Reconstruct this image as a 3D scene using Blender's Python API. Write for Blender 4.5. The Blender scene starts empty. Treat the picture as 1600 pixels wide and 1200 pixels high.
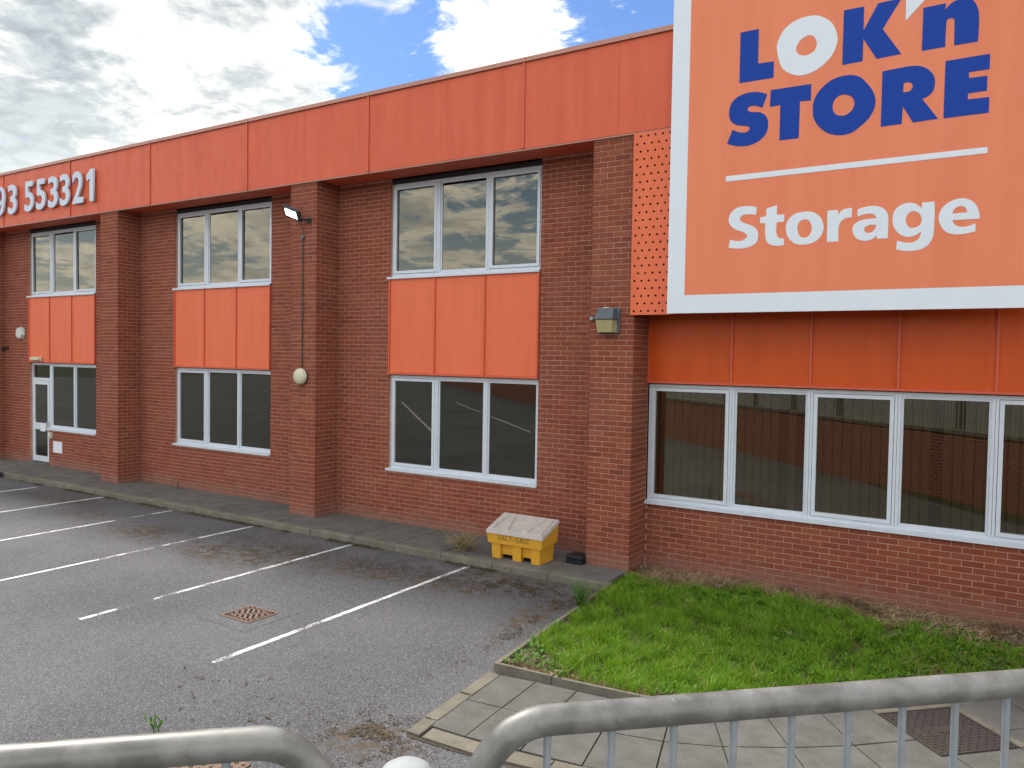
import bpy, bmesh, math, random
import numpy as np
from mathutils import Vector, Matrix
random.seed(7); rng = np.random.default_rng(7)
S = bpy.context.scene
COL = S.collection
R_ = math.radians

# ------------------------------------------------------------------ camera, light, exposure
CAM = Vector((0, -10.53, 3.0395))
yaw, pitch, roll, FPX = 0.559987, -0.034329, 0.0165217, 1222.53
fw = Vector((-math.sin(yaw)*math.cos(pitch), math.cos(yaw)*math.cos(pitch), math.sin(pitch)))
rt = Vector((math.cos(yaw), math.sin(yaw), 0)); up = rt.cross(fw)
rt2 = rt*math.cos(roll) + up*math.sin(roll); up2 = -rt*math.sin(roll) + up*math.cos(roll)
cd = bpy.data.cameras.new('camera'); cam = bpy.data.objects.new('camera', cd); COL.objects.link(cam)
cam.matrix_world = Matrix(((rt2.x, up2.x, -fw.x, CAM.x), (rt2.y, up2.y, -fw.y, CAM.y), (rt2.z, up2.z, -fw.z, CAM.z), (0, 0, 0, 1)))
cd.sensor_fit = 'HORIZONTAL'; cd.sensor_width = 36; cd.lens = 36*FPX/1600; cd.clip_start = .05; cd.clip_end = 3000
S.camera = cam
SUN_DIR = Vector((-.93, .37, 0)).normalized()       # the sun stands behind the roof, far left
SUN_EL = R_(50)
sun_vec = Vector((SUN_DIR.x*math.cos(SUN_EL), SUN_DIR.y*math.cos(SUN_EL), math.sin(SUN_EL)))
ld = bpy.data.lights.new('sun', 'SUN'); ld.energy = 2.1; ld.angle = R_(11); ld.color = (1, .95, .87)
sun = bpy.data.objects.new('sun', ld); COL.objects.link(sun)
sun.rotation_euler = sun_vec.to_track_quat('Z', 'Y').to_euler()
S.view_settings.view_transform = 'Standard'; S.view_settings.look = 'None'
S.view_settings.exposure = 1.05; S.view_settings.gamma = 1
try: S.view_settings.use_curve_mapping = False
except Exception: pass
S.cycles.max_bounces = 6; S.cycles.transparent_max_bounces = 12
S.cycles.caustics_reflective = False; S.cycles.caustics_refractive = False

# ------------------------------------------------------------------ node helpers
class NT:
    def __init__(s, t): s.t = t; t.nodes.clear()
    def n(s, typ, ins=None, **kw):
        nd = s.t.nodes.new(typ)
        for k, v in kw.items(): setattr(nd, k, v)
        for k, v in (ins or {}).items(): s.set(nd, k, v)
        return nd
    def set(s, nd, k, v):
        sock = nd.inputs[k]
        if isinstance(v, bpy.types.NodeSocket): s.t.links.new(v, sock)
        else:
            if isinstance(v, (tuple, list)) and len(v) == 3 and sock.type == 'RGBA': v = (*v, 1)
            sock.default_value = v
    def m(s, op, a, b=0.0, c=None, clamp=False):
        nd = s.n('ShaderNodeMath', {0: a, 1: b}, operation=op); nd.use_clamp = clamp
        if c is not None: s.set(nd, 2, c)
        return nd.outputs[0]
    def vm(s, op, a, b=(0, 0, 0)):
        nd = s.n('ShaderNodeVectorMath', {0: a, 1: b}, operation=op)
        return nd.outputs['Value'] if op in ('DOT_PRODUCT', 'LENGTH', 'DISTANCE') else nd.outputs[0]
    def mix(s, f, a, b, blend='MIX'):
        nd = s.n('ShaderNodeMix', data_type='RGBA', blend_type=blend)
        s.set(nd, 0, f); s.set(nd, 6, a); s.set(nd, 7, b); return nd.outputs[2]
    def noise(s, vec, scale, detail=4, rough=.5, dist=0, out=0):
        return s.n('ShaderNodeTexNoise', {'Vector': vec, 'Scale': scale, 'Detail': detail, 'Roughness': rough, 'Distortion': dist}).outputs[out]
    def vor(s, vec, scale, out=0, feature='F1'):
        return s.n('ShaderNodeTexVoronoi', {'Vector': vec, 'Scale': scale}, feature=feature).outputs[out]
    def mr(s, v, a, b, c=0., d=1., smooth=True):
        return s.n('ShaderNodeMapRange', {0: v, 1: a, 2: b, 3: c, 4: d}, interpolation_type='SMOOTHSTEP' if smooth else 'LINEAR').outputs[0]
    def scale(s, v, k): return s.n('ShaderNodeMapping', {'Vector': v, 'Scale': k}).outputs[0]
    def pos(s): return s.n('ShaderNodeNewGeometry').outputs['Position']
def mat(name):
    m = bpy.data.materials.new(name); m.use_nodes = True
    return m, NT(m.node_tree)
def principled(N, m, col, rough=.6, bump=None, bstr=.3, bdist=.01, metal=0., spec=.5, **kw):
    p = N.n('ShaderNodeBsdfPrincipled', {'Base Color': col, 'Roughness': rough, 'Metallic': metal, 'Specular IOR Level': spec})
    for k, v in kw.items(): N.set(p, k.replace('_', ' '), v)
    if bump is not None:
        b = N.n('ShaderNodeBump', {'Height': bump, 'Strength': bstr, 'Distance': bdist}); N.set(p, 'Normal', b.outputs[0])
    N.n('ShaderNodeOutputMaterial', {'Surface': p.outputs[0]})
    return m

# ------------------------------------------------------------------ world: Nishita sky with broken cloud
W = bpy.data.worlds.new('World'); S.world = W; W.use_nodes = True
N = NT(W.node_tree)
sky = N.n('ShaderNodeTexSky', sky_type='NISHITA', sun_disc=False, sun_elevation=SUN_EL,
          sun_rotation=math.atan2(SUN_DIR.x, SUN_DIR.y), altitude=50, air_density=1.0, dust_density=.6, ozone_density=1.6).outputs[0]
d = N.n('ShaderNodeTexCoord').outputs['Generated']
sp = N.n('ShaderNodeSeparateXYZ', {0: d})
zz = N.m('ADD', N.m('MAXIMUM', sp.outputs[2], 0.0), .16)
cx = N.m('DIVIDE', sp.outputs[0], zz); cy = N.m('DIVIDE', sp.outputs[1], zz)
cp = N.n('ShaderNodeCombineXYZ', {0: cx, 1: cy, 2: 3.7}).outputs[0]
n1 = N.noise(cp, 1.7, 10, .62, .25); n2 = N.noise(N.vm('ADD', cp, (4.3, 1.7, 0)), 3.0, 9, .60, .5)
n3 = N.noise(N.vm('ADD', cp, (9.3, 5.7, 2)), 5.5, 8, .65, .4)
def spot(c, a, b):
    c = Vector(c).normalized()
    return N.mr(N.vm('DOT_PRODUCT', d, tuple(c)), a, b)
cov = N.m('ADD', n1, N.m('MULTIPLY', N.m('SUBTRACT', n3, .5), 1.15))
sunp = spot(sun_vec, .45, 1.0)
cov = N.m('ADD', cov, N.m('MULTIPLY', spot((-.86, .46, .22), .90, .975), .30))
cov = N.m('ADD', cov, N.m('MULTIPLY', spot((-.50, .775, .40), .982, .997), .17))
for c, a, b, k in (((-.642, .672, .385), .986, .9998, .20), ((-.632, .70, .335), .988, .9998, .16), ((-.365, .846, .40), .991, .9998, .21), ((-.43, .80, .50), .985, .9995, .2)):
    cov = N.m('SUBTRACT', cov, N.m('MULTIPLY', spot(c, a, b), k))
mask = N.mr(cov, .40, .60)
thick = N.m('ADD', n2, N.m('MULTIPLY', N.m('SUBTRACT', n3, .5), .6))
for c, a, b, k in (((-.878, .44, .185), .994, .9996, .19), ((-.775, .56, .285), .990, .9997, .15), ((-.865, .41, .305), .994, .9996, .17)):
    thick = N.m('ADD', thick, N.m('MULTIPLY', spot(c, a, b), k))
thick = N.m('SUBTRACT', thick, N.m('MULTIPLY', spot((-.50, .775, .39), .97, .999), .10))
thick = N.m('SUBTRACT', thick, N.m('MULTIPLY', spot((-.80, .52, .28), .93, .99), .03))
grey = N.mr(thick, .44, .72)
n4 = N.noise(N.vm('ADD', cp, (2.1, 8.8, 4)), 11, 8, .65, .6)
KS = 10.0    # the Background strength is 0.1
bright = N.mix(sunp, (1.50*KS, 1.41*KS, 1.24*KS), N.mix(N.mr(n4, .36, .60), (.30*KS, .33*KS, .36*KS), (.50*KS, .505*KS, .50*KS)))
dark = N.mix(sunp, (.70*KS, .72*KS, .70*KS), N.mix(N.mr(n4, .32, .66), (.115*KS, .150*KS, .180*KS), (.25*KS, .285*KS, .305*KS)))
cl = N.mix(grey, bright, dark)
skyc = N.mix(1.0, sky, N.mix(spot(sun_vec, .2, .75), (1.15, 1.2, 1.2), (.42, .55, .74)), 'MULTIPLY')
colr = N.mix(mask, skyc, cl)
hz = N.mr(sp.outputs[2], -.02, .26, .6, 0.)
colr = N.mix(hz, colr, N.mix(sunp, (.95*KS, .93*KS, .84*KS), (.50*KS, .52*KS, .53*KS)))
bg = N.n('ShaderNodeBackground', {'Color': colr, 'Strength': .1})
N.n('ShaderNodeOutputWorld', {'Surface': bg.outputs[0]})

# ------------------------------------------------------------------ materials
def brick_mat():
    m, N = mat('red_brick'); P = N.pos()
    r = N.m('FRACT', N.m('ADD', N.n('ShaderNodeAttribute', attribute_name='rnd').outputs['Fac'], N.n('ShaderNodeObjectInfo').outputs['Random']))
    c = N.mix(r, (.285, .080, .043), (.225, .060, .034))
    c = N.mix(N.mr(r, .95, 1., 0, .5), c, (.165, .046, .030))
    c = N.mix(N.mr(N.m('FRACT', N.m('MULTIPLY', r, 7.3)), .8, 1.), c, (.30, .095, .05))
    c = N.mix(N.m('MULTIPLY', N.mr(N.noise(P, .9, 4), .45, .7), .35), c, (.27, .10, .065))
    c = N.mix(N.mr(N.noise(P, 90, 3, .6), .35, .75, 0, .25), c, (.12, .035, .02))
    z = N.n('ShaderNodeSeparateXYZ', {0: P}).outputs[2]
    low = N.m('MULTIPLY', N.mr(N.m('ADD', z, N.m('MULTIPLY', N.m('SUBTRACT', N.noise(P, 5, 4), .5), .5)), .08, .42, 1., 0.), .55)
    c = N.mix(low, c, (.25, .155, .125))
    principled(N, m, c, .9, N.m('ADD', N.noise(N.scale(P, (30, 30, 120)), 1, 3), N.noise(P, 160, 2)), .35, .004, spec=.25); return m
def mortar_mat():
    m, N = mat('mortar'); P = N.pos()
    c = N.mix(N.mr(N.noise(P, 3, 5), .3, .7), (.44, .235, .17), (.53, .30, .225))
    z = N.n('ShaderNodeSeparateXYZ', {0: P}).outputs[2]
    c = N.mix(N.mr(z, .05, .35, .5, 0.), c, (.24, .16, .13))
    principled(N, m, c, .95, N.noise(P, 140, 3), .4, .004, spec=.2); return m
def paint(name, a, b, rough=.38, streak=.25, spec=.5, grime=(.30, .10, .07)):
    m, N = mat(name); P = N.pos()
    st = N.noise(N.scale(P, (5.0, 5.0, .45)), 1, 5, .6)
    c = N.mix(N.mr(st, .3, .75), a, b)
    c = N.mix(N.m('MULTIPLY', N.mr(N.noise(N.scale(P, (2.2, 2.2, .25)), 1, 6, .65), .55, .8), streak), c, grime)
    c = N.mix(N.mr(N.noise(P, 60, 3), .72, .8, 0, .3), c, grime)
    principled(N, m, c, N.mr(N.noise(P, 6, 3), .3, .7, rough, rough+.15), N.noise(P, 1.3, 3), .35, .02, spec=spec); return m
def simple(name, col, rough=.5, metal=0., var=.15, scale=20, spec=.5, bstr=.15, bd=.003):
    m, N = mat(name); P = N.pos()
    n = N.noise(P, scale, 5)
    c = N.mix(n, tuple(x*(1-var) for x in col), tuple(min(1, x*(1+var)) for x in col))
    principled(N, m, c, rough, n, bstr, bd, metal, spec); return m
M = {}
M['brick'] = brick_mat(); M['mortar'] = mortar_mat()
M['fascia'] = paint('faded_orange_fascia_paint', (.70, .135, .062), (.63, .108, .048), .42, .38, spec=.3, grime=(.36, .085, .05))
M['orange'] = paint('orange_panel_paint', (.80, .172, .075), (.74, .150, .062), .40, .14, spec=.3)
M['deep_orange'] = paint('orange_bay_panel_paint', (.64, .090, .008), (.57, .075, .006), .35, .12, spec=.3)
M['seam'] = simple('orange_trim', (.62, .10, .04), .45)
M['sign_orange'] = paint('sign_orange_vinyl', (.84, .245, .125), (.79, .222, .108), .45, .16, spec=.3, grime=(.5, .15, .08))
M['blue'] = simple('sign_blue_vinyl', (.004, .050, .34), .5, var=.05, spec=.2)
M['white'] = simple('sign_white_vinyl', (.72, .78, .84), .35, var=.03, scale=3)
M['white_metal'] = simple('white_aluminium_frame', (.62, .67, .73), .4, .0, .10, 6)
M['digit'] = simple('brushed_letter_face', (.56, .64, .74), .4, 0., .06)
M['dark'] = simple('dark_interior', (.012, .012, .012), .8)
M['gasket'] = simple('black_gasket', (.02, .02, .022), .6)
M['slat'] = simple('blind_fabric', (.66, .59, .46), .85, var=.12, scale=4)
M['cap'] = simple('roof_edge_metal', (.50, .23, .16), .4)
M['galv'] = None
def galv():
    m, N = mat('galvanised_steel'); P = N.pos()
    n = N.noise(P, 14, 5, .6); v = N.vor(P, 45, 1)
    c = N.mix(N.mr(n, .35, .7), (.155, .15, .135), (.27, .265, .25))
    c = N.mix(N.mr(N.noise(N.scale(P, (30, 30, 8)), 1, 4, .7), .66, .74, 0, .75), c, (.62, .66, .70))
    c = N.mix(N.mr(N.noise(P, 6, 4), .6, .8, 0, .5), c, (.20, .17, .13))
    principled(N, m, c, N.mr(n, .3, .7, .36, .6), n, .2, .003, .4); return m
M['galv'] = galv()
M['cap_grey'] = simple('weathered_post_cap', (.36, .38, .38), .65, 0., .15, 40)
M['galv_blue'] = simple('galvanised_baluster', (.36, .40, .44), .45, .4, .2, 30)
def glass():
    m, N = mat('tinted_glass'); P = N.pos()
    t = N.n('ShaderNodeBsdfTransparent', {'Color': (.62, .58, .48, 1)})
    bm_ = N.n('ShaderNodeBump', {'Height': N.noise(P, 1.3, 2), 'Strength': .02, 'Distance': .01})
    g = N.n('ShaderNodeBsdfGlossy', {'Color': (.95, .90, .76, 1), 'Roughness': .0, 'Normal': bm_.outputs[0]})
    fr = N.n('ShaderNodeFresnel', {'IOR': 2.1}).outputs[0]
    mx = N.n('ShaderNodeMixShader', {0: fr, 1: t.outputs[0], 2: g.outputs[0]})
    N.n('ShaderNodeOutputMaterial', {'Surface': mx.outputs[0]}); return m
M['glass'] = glass()
def asphalt():
    m, N = mat('worn_asphalt'); P = N.pos()
    big = N.noise(P, .35, 5, .55); mid = N.noise(P, 2.2, 6, .6)
    c = N.mix(N.mr(big, .35, .65), (.084, .086, .092), (.140, .142, .147))
    c = N.mix(N.mr(mid, .5, .75, 0, .5), c, (.085, .085, .088))
    v = N.vor(P, 115, 1); vs = N.n('ShaderNodeSeparateColor', {0: v}).outputs[0]
    c = N.mix(N.mr(vs, .6, 1., 0, .8), c, (.26, .26, .265))
    c = N.mix(N.mr(vs, .38, 0., 0, .75), c, (.045, .045, .048))
    f = N.noise(P, 190, 2, .6)
    c = N.mix(N.mr(f, .57, .72, 0, .6), c, (.32, .32, .33))
    c = N.mix(N.mr(f, .44, .30, 0, .8), c, (.03, .03, .032))
    def blob(x, y, rx, ry):
        q = N.vm('LENGTH', N.vm('MULTIPLY', N.vm('SUBTRACT', P, (x, y, 0)), (1/rx, 1/ry, 0)))
        return N.mr(q, .3, 1.0, 1., 0.)
    ms = None
    for b in ((-9.3, -2.3, 1.5, .75), (-9.9, -2.9, 1.4, .6), (-12.2, -2.7, 1.0, .7), (-5.6, -1.75, 1.3, .5), (-4.15, -5.95, .55, .45), (-16.2, -1.9, 1.6, .6), (-7.5, -2.3, 1.3, .6), (-14.3, -2.5, 1.0, .5), (-4.6, -2.6, .3, 1.2), (-6.2, -2.2, 1.2, .6)):
        q = blob(*b); ms = q if ms is None else N.m('MAXIMUM', ms, q)
    nn = N.noise(P, 7, 7, .7)
    ms = N.m('MULTIPLY', ms, N.mr(nn, .44, .58))
    nd = N.noise(P, 60, 3)
    c = N.mix(N.m('MULTIPLY', ms, .9), c, N.mix(nd, (.060, .042, .020), (.15, .105, .058)))
    y = N.n('ShaderNodeSeparateXYZ', {0: P}).outputs[1]
    dirt = N.m('MULTIPLY', N.mr(N.m('ADD', y, N.m('MULTIPLY', mid, .6)), -1.35, -.95), .6)
    c = N.mix(dirt, c, (.10, .085, .06))
    h = N.m('ADD', N.m('MULTIPLY', vs, .6), N.m('ADD', f, N.m('MULTIPLY', ms, .8)))
    principled(N, m, c, .85, h, .7, .006, spec=.35); return m
M['asphalt'] = asphalt()
def line_paint():
    m, N = mat('worn_white_line_paint'); P = N.pos()
    w = N.m('ADD', N.m('MULTIPLY', N.noise(P, 55, 4, .7), .6), N.m('MULTIPLY', N.noise(P, 3.5, 3), .4))
    uv = N.n('ShaderNodeAttribute', attribute_name='wear').outputs['Fac']
    f = N.mr(N.m('SUBTRACT', w, uv), .40, .44)
    b = N.n('ShaderNodeBsdfPrincipled', {'Base Color': N.mix(N.noise(P, 30, 4), (.66, .67, .66), (.86, .87, .87)), 'Roughness': .7})
    t = N.n('ShaderNodeBsdfTransparent')
    mx = N.n('ShaderNodeMixShader', {0: f, 1: t.outputs[0], 2: b.outputs[0]})
    N.n('ShaderNodeOutputMaterial', {'Surface': mx.outputs[0]}); return m
M['line'] = line_paint()
def concrete(name, a, b, spots=True, moss=.4):
    m, N = mat(name); P = N.pos()
    r = N.n('ShaderNodeObjectInfo').outputs['Random']
    c = N.mix(N.mr(N.noise(P, 4, 6, .65), .3, .7), a, b)
    c = N.mix(N.m('MULTIPLY', r, .3), c, tuple(x*.7 for x in a))
    c = N.mix(N.mr(N.noise(P, 9, 7, .7), .55, .72, 0, moss), c, (.085, .08, .045))
    f = N.noise(P, 150, 2, .6)
    c = N.mix(N.mr(f, .6, .75, 0, .5), c, (.5, .48, .44)); c = N.mix(N.mr(f, .4, .25, 0, .5), c, (.06, .055, .045))
    if spots: c = N.mix(N.mr(N.vor(P, 14), .05, .03, 0, .8), c, (.55, .54, .5))
    principled(N, m, c, .9, N.m('ADD', f, N.noise(P, 30, 4)), .4, .004, spec=.3); return m
M['slab'] = concrete('weathered_paving_concrete', (.118, .114, .104), (.17, .165, .150))
M['kerb'] = concrete('kerb_concrete', (.155, .142, .11), (.235, .213, .165), True, .6)
M['slab2'] = concrete('damp_paving_concrete', (.115, .110, .100), (.18, .17, .152), False, .6)
M['joint'] = simple('joint_dirt', (.07, .058, .04), .95, scale=60)
M['soil'] = simple('soil', (.10, .075, .045), .95, var=.4, scale=25, bstr=.6, bd=.02)
M['rust'] = simple('rusty_cast_iron', (.19, .125, .09), .7, .2, .3, 40)
M['iron'] = simple('dark_cast_iron', (.085, .072, .065), .55, .4, .4, 30)
M['hollow_shade'] = simple('hollow_shade_black', (.006, .005, .005), 1.)  # near-black that stands for the shade inside hollows
M['yellow'] = simple('yellow_plastic', (.70, .36, .03), .45, var=.12, scale=5)
M['lid'] = simple('weathered_white_plastic', (.50, .46, .42), .65, var=.22, scale=9)
M['bin_text'] = simple('moulded_text_grime', (.33, .20, .03), .7)
M['navy'] = simple('navy_plastic', (.008, .013, .022), .4)
M['cream'] = simple('cream_plastic', (.62, .58, .42), .35, var=.06)
M['offwhite'] = simple('off_white_plastic', (.60, .62, .60), .4, var=.06)
M['grey_metal'] = simple('slate_grey_casting', (.10, .12, .14), .45, .2)
M['black'] = simple('black_fitting', (.03, .032, .035), .4)
M['lens'] = simple('yellowed_prismatic_lens', (.42, .37, .19), .25, var=.25, scale=14)
M['paper'] = simple('white_paper', (.75, .77, .82), .6, var=.03)
M['steel'] = simple('dull_steel', (.35, .36, .37), .35, .6)
M['rubber'] = simple('black_kerb_rubber', (.035, .036, .04), .8)
M['retain'] = None
def retain():
    m, N = mat('retaining_wall_brick'); P = N.pos()
    b = N.n('ShaderNodeTexBrick', {'Vector': N.n('ShaderNodeTexCoord').outputs['UV'], 'Color1': (.2, .06, .04, 1), 'Color2': (.14, .045, .03, 1), 'Mortar': (.3, .19, .15, 1), 'Scale': 1.0, 'Mortar Size': .01, 'Brick Width': .225, 'Row Height': .075})
    principled(N, m, b.outputs[0], .9); return m
M['retain'] = retain()
def leafy(name, cols, rough=.5, trans=.35):
    m, N = mat(name); P = N.pos()
    r = N.n('ShaderNodeAttribute', attribute_name='rnd').outputs['Fac']
    c = N.mix(r, cols[0], cols[1])
    c = N.mix(N.mr(N.noise(P, 1.6, 4), .45, .65), c, cols[2])
    c = N.mix(N.mr(r, .93, .97), c, cols[3])
    p = N.n('ShaderNodeBsdfPrincipled', {'Base Color': c, 'Roughness': rough, 'Specular IOR Level': .35})
    t = N.n('ShaderNodeBsdfTranslucent', {'Color': c})
    mx = N.n('ShaderNodeMixShader', {0: trans, 1: p.outputs[0], 2: t.outputs[0]})
    N.n('ShaderNodeOutputMaterial', {'Surface': mx.outputs[0]}); return m
M['grass'] = leafy('lush_grass', ((.080, .20, .010), (.28, .50, .025), (.20, .39, .020), (.45, .38, .14)))
M['leaf'] = leafy('broad_weed_leaf', ((.05, .15, .012), (.17, .36, .03), (.10, .24, .02), (.30, .40, .06)))
M['weed'] = leafy('grey_green_weed', ((.12, .25, .05), (.22, .38, .10), (.16, .30, .07), (.3, .32, .1)))
M['straw'] = leafy('dry_straw', ((.30, .21, .11), (.48, .36, .21), (.18, .115, .06), (.62, .52, .36)), .8, .15)
M['dry'] = leafy('dried_plant', ((.36, .30, .15), (.48, .40, .22), (.28, .24, .10), (.3, .3, .1)), .8, .2)
M['debris'] = leafy('moss_debris', ((.06, .042, .024), (.12, .085, .048), (.08, .058, .03), (.22, .18, .12)), .9, 0.)
M['stone'] = simple('pale_pebble', (.50, .42, .36), .8, var=.3, scale=12)
M['hill'] = simple('wooded_hill', (.03, .045, .02), .95, var=.5, scale=.08)
M['verge'] = simple('verge_grass', (.045, .052, .028), .9, var=.4, scale=2)
def lamp_mat():
    m, N = mat('lit_led_panel')
    e = N.n('ShaderNodeEmission', {'Color': (1, .97, .93, 1), 'Strength': 6.0})
    N.n('ShaderNodeOutputMaterial', {'Surface': e.outputs[0]}); return m
M['led'] = lamp_mat()

# ------------------------------------------------------------------ geometry helpers
def tag(o, label=None, cat=None, group=None, kind=None):
    if label: o['label'] = label
    if cat: o['category'] = cat
    if group: o['group'] = group
    if kind: o['kind'] = kind
    return o
def empty(name, loc=(0, 0, 0), rz=0, **kw):
    o = bpy.data.objects.new(name, None); COL.objects.link(o); o.location = loc; o.rotation_euler = (0, 0, rz)
    o.empty_display_size = .1
    return tag(o, **kw)
class MB:
    "collects shapes; build() links them as one mesh object"
    def __init__(s): s.v = []; s.f = []; s.sm = False
    def box(s, x0, x1, y0, y1, z0, z1, bev=0):
        if x0 > x1: x0, x1 = x1, x0
        if y0 > y1: y0, y1 = y1, y0
        b = len(s.v)
        if bev:
            e = bev
            for z, i in ((z0, e), (z0+e, 0), (z1-e, 0), (z1, e)):
                for x, y in ((x0+i+(e if i == 0 else 0)*0, y0+i), (x1-i, y0+i), (x1-i, y1-i), (x0+i, y1-i)): s.v.append((x, y, z))
            # chamfer on top and bottom edges
            s.f.append((b+3, b+2, b+1, b)); s.f.append((b+12, b+13, b+14, b+15))
            for r in range(3):
                for k in range(4):
                    a = b+4*r+k; c = b+4*r+(k+1) % 4; s.f.append((a, c, c+4, a+4))
            return s
        s.v += [(x0, y0, z0), (x1, y0, z0), (x1, y1, z0), (x0, y1, z0), (x0, y0, z1), (x1, y0, z1), (x1, y1, z1), (x0, y1, z1)]
        s.f += [tuple(b+i for i in q) for q in ((3, 2, 1, 0), (4, 5, 6, 7), (0, 1, 5, 4), (1, 2, 6, 5), (2, 3, 7, 6), (3, 0, 4, 7))]
        return s
    def hexa(s, bot, top):
        b = len(s.v); s.v += [tuple(p) for p in bot] + [tuple(p) for p in top]; n = len(bot)
        s.f.append(tuple(b+i for i in reversed(range(n)))); s.f.append(tuple(b+n+i for i in range(n)))
        for k in range(n): s.f.append((b+k, b+(k+1) % n, b+n+(k+1) % n, b+n+k))
        return s
    def prism(s, poly, z0, z1): return s.hexa([(x, y, z0) for x, y in poly], [(x, y, z1) for x, y in poly])
    def tube(s, pts, r, seg=12, cap=True):
        pts = [Vector(p) for p in pts]; b = len(s.v); n = len(pts); prev = None
        for i, p in enumerate(pts):
            t = (pts[min(i+1, n-1)]-pts[max(i-1, 0)]).normalized()
            if prev is None:
                a = Vector((0, 0, 1)) if abs(t.z) < .9 else Vector((1, 0, 0)); u = t.cross(a).normalized()
            else: u = (prev-t*prev.dot(t)).normalized()
            prev = u; w = t.cross(u); rr = r[i] if isinstance(r, (list, tuple)) else r
            for k in range(seg):
                an = 2*math.pi*k/seg; s.v.append(tuple(p+(u*math.cos(an)+w*math.sin(an))*rr))
        for i in range(n-1):
            for k in range(seg):
                a = b+i*seg+k; c = b+i*seg+(k+1) % seg; s.f.append((a, c, c+seg, a+seg))
        if cap: s.f.append(tuple(b+k for k in reversed(range(seg)))); s.f.append(tuple(b+(n-1)*seg+k for k in range(seg)))
        return s
    def lathe(s, prof, c, axis='Z', seg=24):
        "prof = (radius, offset) pairs along the axis"
        b = len(s.v)
        for r, h in prof:
            for k in range(seg):
                an = 2*math.pi*k/seg; x, y = r*math.cos(an), r*math.sin(an)
                s.v.append((c[0]+x, c[1]+y, c[2]+h) if axis == 'Z' else (c[0]+x, c[1]-h, c[2]+y))
        for i in range(len(prof)-1):
            for k in range(seg):
                a = b+i*seg+k; q = b+i*seg+(k+1) % seg; s.f.append((a, q, q+seg, a+seg))
        s.f.append(tuple(b+(len(prof)-1)*seg+k for k in range(seg)))
        s.f.append(tuple(b+k for k in reversed(range(seg))))
        return s
    def build(s, name, m, parent=None, smooth=False, **kw):
        me = bpy.data.meshes.new(name); me.from_pydata(s.v, [], s.f); me.materials.append(M[m] if isinstance(m, str) else m)
        if smooth:
            me.shade_smooth()
            try: me.set_sharp_from_angle(angle=R_(40))
            except Exception: pass
        o = bpy.data.objects.new(name, me); COL.objects.link(o)
        if parent: o.parent = parent; o.matrix_parent_inverse = Matrix.Identity(4); 
        return tag(o, **kw)
def rel(parent):   # world coordinates -> coordinates of an unrotated parent
    return Vector(parent.location)
def build_at(mb, name, m, parent, **kw):
    "build from world coordinates under an unrotated top-level parent"
    off = Vector((0, 0, 0)); p = parent
    while p: off += Vector(p.location); p = p.parent
    mb.v = [(a-off.x, b-off.y, c-off.z) for a, b, c in mb.v]
    return mb.build(name, m, parent, **kw)

# ================================================================== SETTING: ground
def sheet(name, poly, z, m, **kw):
    me = bpy.data.meshes.new(name); me.from_pydata([(x, y, z) for x, y in poly], [], [tuple(range(len(poly)))])
    me.materials.append(M[m]); o = bpy.data.objects.new(name, me); COL.objects.link(o); return tag(o, kind='structure', **kw)
sheet('ground', [(-900, -900), (900, -900), (900, 900), (-900, 900)], -.09, 'verge')
sheet('car_park', [(-90, -70), (14, -70), (14, -.9), (-90, -.9)], 0, 'asphalt')
A0 = Vector((-1.172, -9.993, 0)); DR = Vector((.72496, .68880, 0)); NR = Vector((-.68880, .72496, 0))
def rl(s, n, z=0): return A0 + DR*s + NR*n + Vector((0, 0, z))
RAIL_A = math.atan2(DR.y, DR.x)

# upper footway, road and hill behind the camera (seen in the window glass)
mb = MB(); mb.hexa([rl(-90, .14, -.05), rl(-90, -3.2, -.05), rl(22, -3.2, -.05), rl(22, .14, -.05)][::-1], [rl(-90, .14, 1.42), rl(-90, -3.2, 1.42), rl(22, -3.2, 1.42), rl(22, .14, 1.42)][::-1])
mb.build('footway', 'slab', kind='structure')
mb = MB(); mb.hexa([rl(-90, -3.2, -.05), rl(-90, -12, -.05), rl(22, -12, -.05), rl(22, -3.2, -.05)][::-1], [rl(-90, -3.2, 1.32), rl(-90, -12, 1.32), rl(22, -12, 1.32), rl(22, -3.2, 1.32)][::-1])
mb.build('road', 'asphalt', kind='structure')
hv = []; hf = []
for i in range(61):
    a = math.pi*(1.02+i/60*.96); rr = 210
    h = 12+5*math.sin(i*.35)+3*math.sin(i*.9+1)+1.2*math.sin(i*2.3)
    hv += [(rr*math.cos(a), rr*math.sin(a), -1), ((rr+25)*math.cos(a), (rr+25)*math.sin(a), h), ((rr+80)*math.cos(a), (rr+80)*math.sin(a), -1)]
for i in range(60):
    for k in range(2): hf.append((3*i+k, 3*i+k+1, 3*i+k+4, 3*i+k+3))
me = bpy.data.meshes.new('hill'); me.from_pydata(hv, [], hf); me.materials.append(M['hill']); o = bpy.data.objects.new('hill', me); COL.objects.link(o); tag(o, kind='structure')

# retaining wall
rw = empty('retaining_wall', rl(0, .3), RAIL_A, label='red brick retaining wall below the street railing, seen in the window glass', cat='wall')
mb = MB(); mb.box(-90, 22, -.15, .12, -.05, 1.5); o = mb.build('wall', 'retain', rw)
uv = o.data.uv_layers.new(name='UVMap')
for p in o.data.polygons:
    for li in p.loop_indices:
        v = o.data.vertices[o.data.loops[li].vertex_index].co; uv.data[li].uv = (v.x, v.z)
mb = MB()
for k in range(112): mb.box(-90+k+.005, -89+k-.005, -.18, .15, 1.5, 1.58)
mb.build('coping', 'slab', rw)
sheet('grass_verge', [tuple(rl(s, n).xy) for s, n in ((-2, .43), (14, .43), (14, 1.6), (4, 1.2), (-1, .7))], .012, 'verge')

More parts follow.
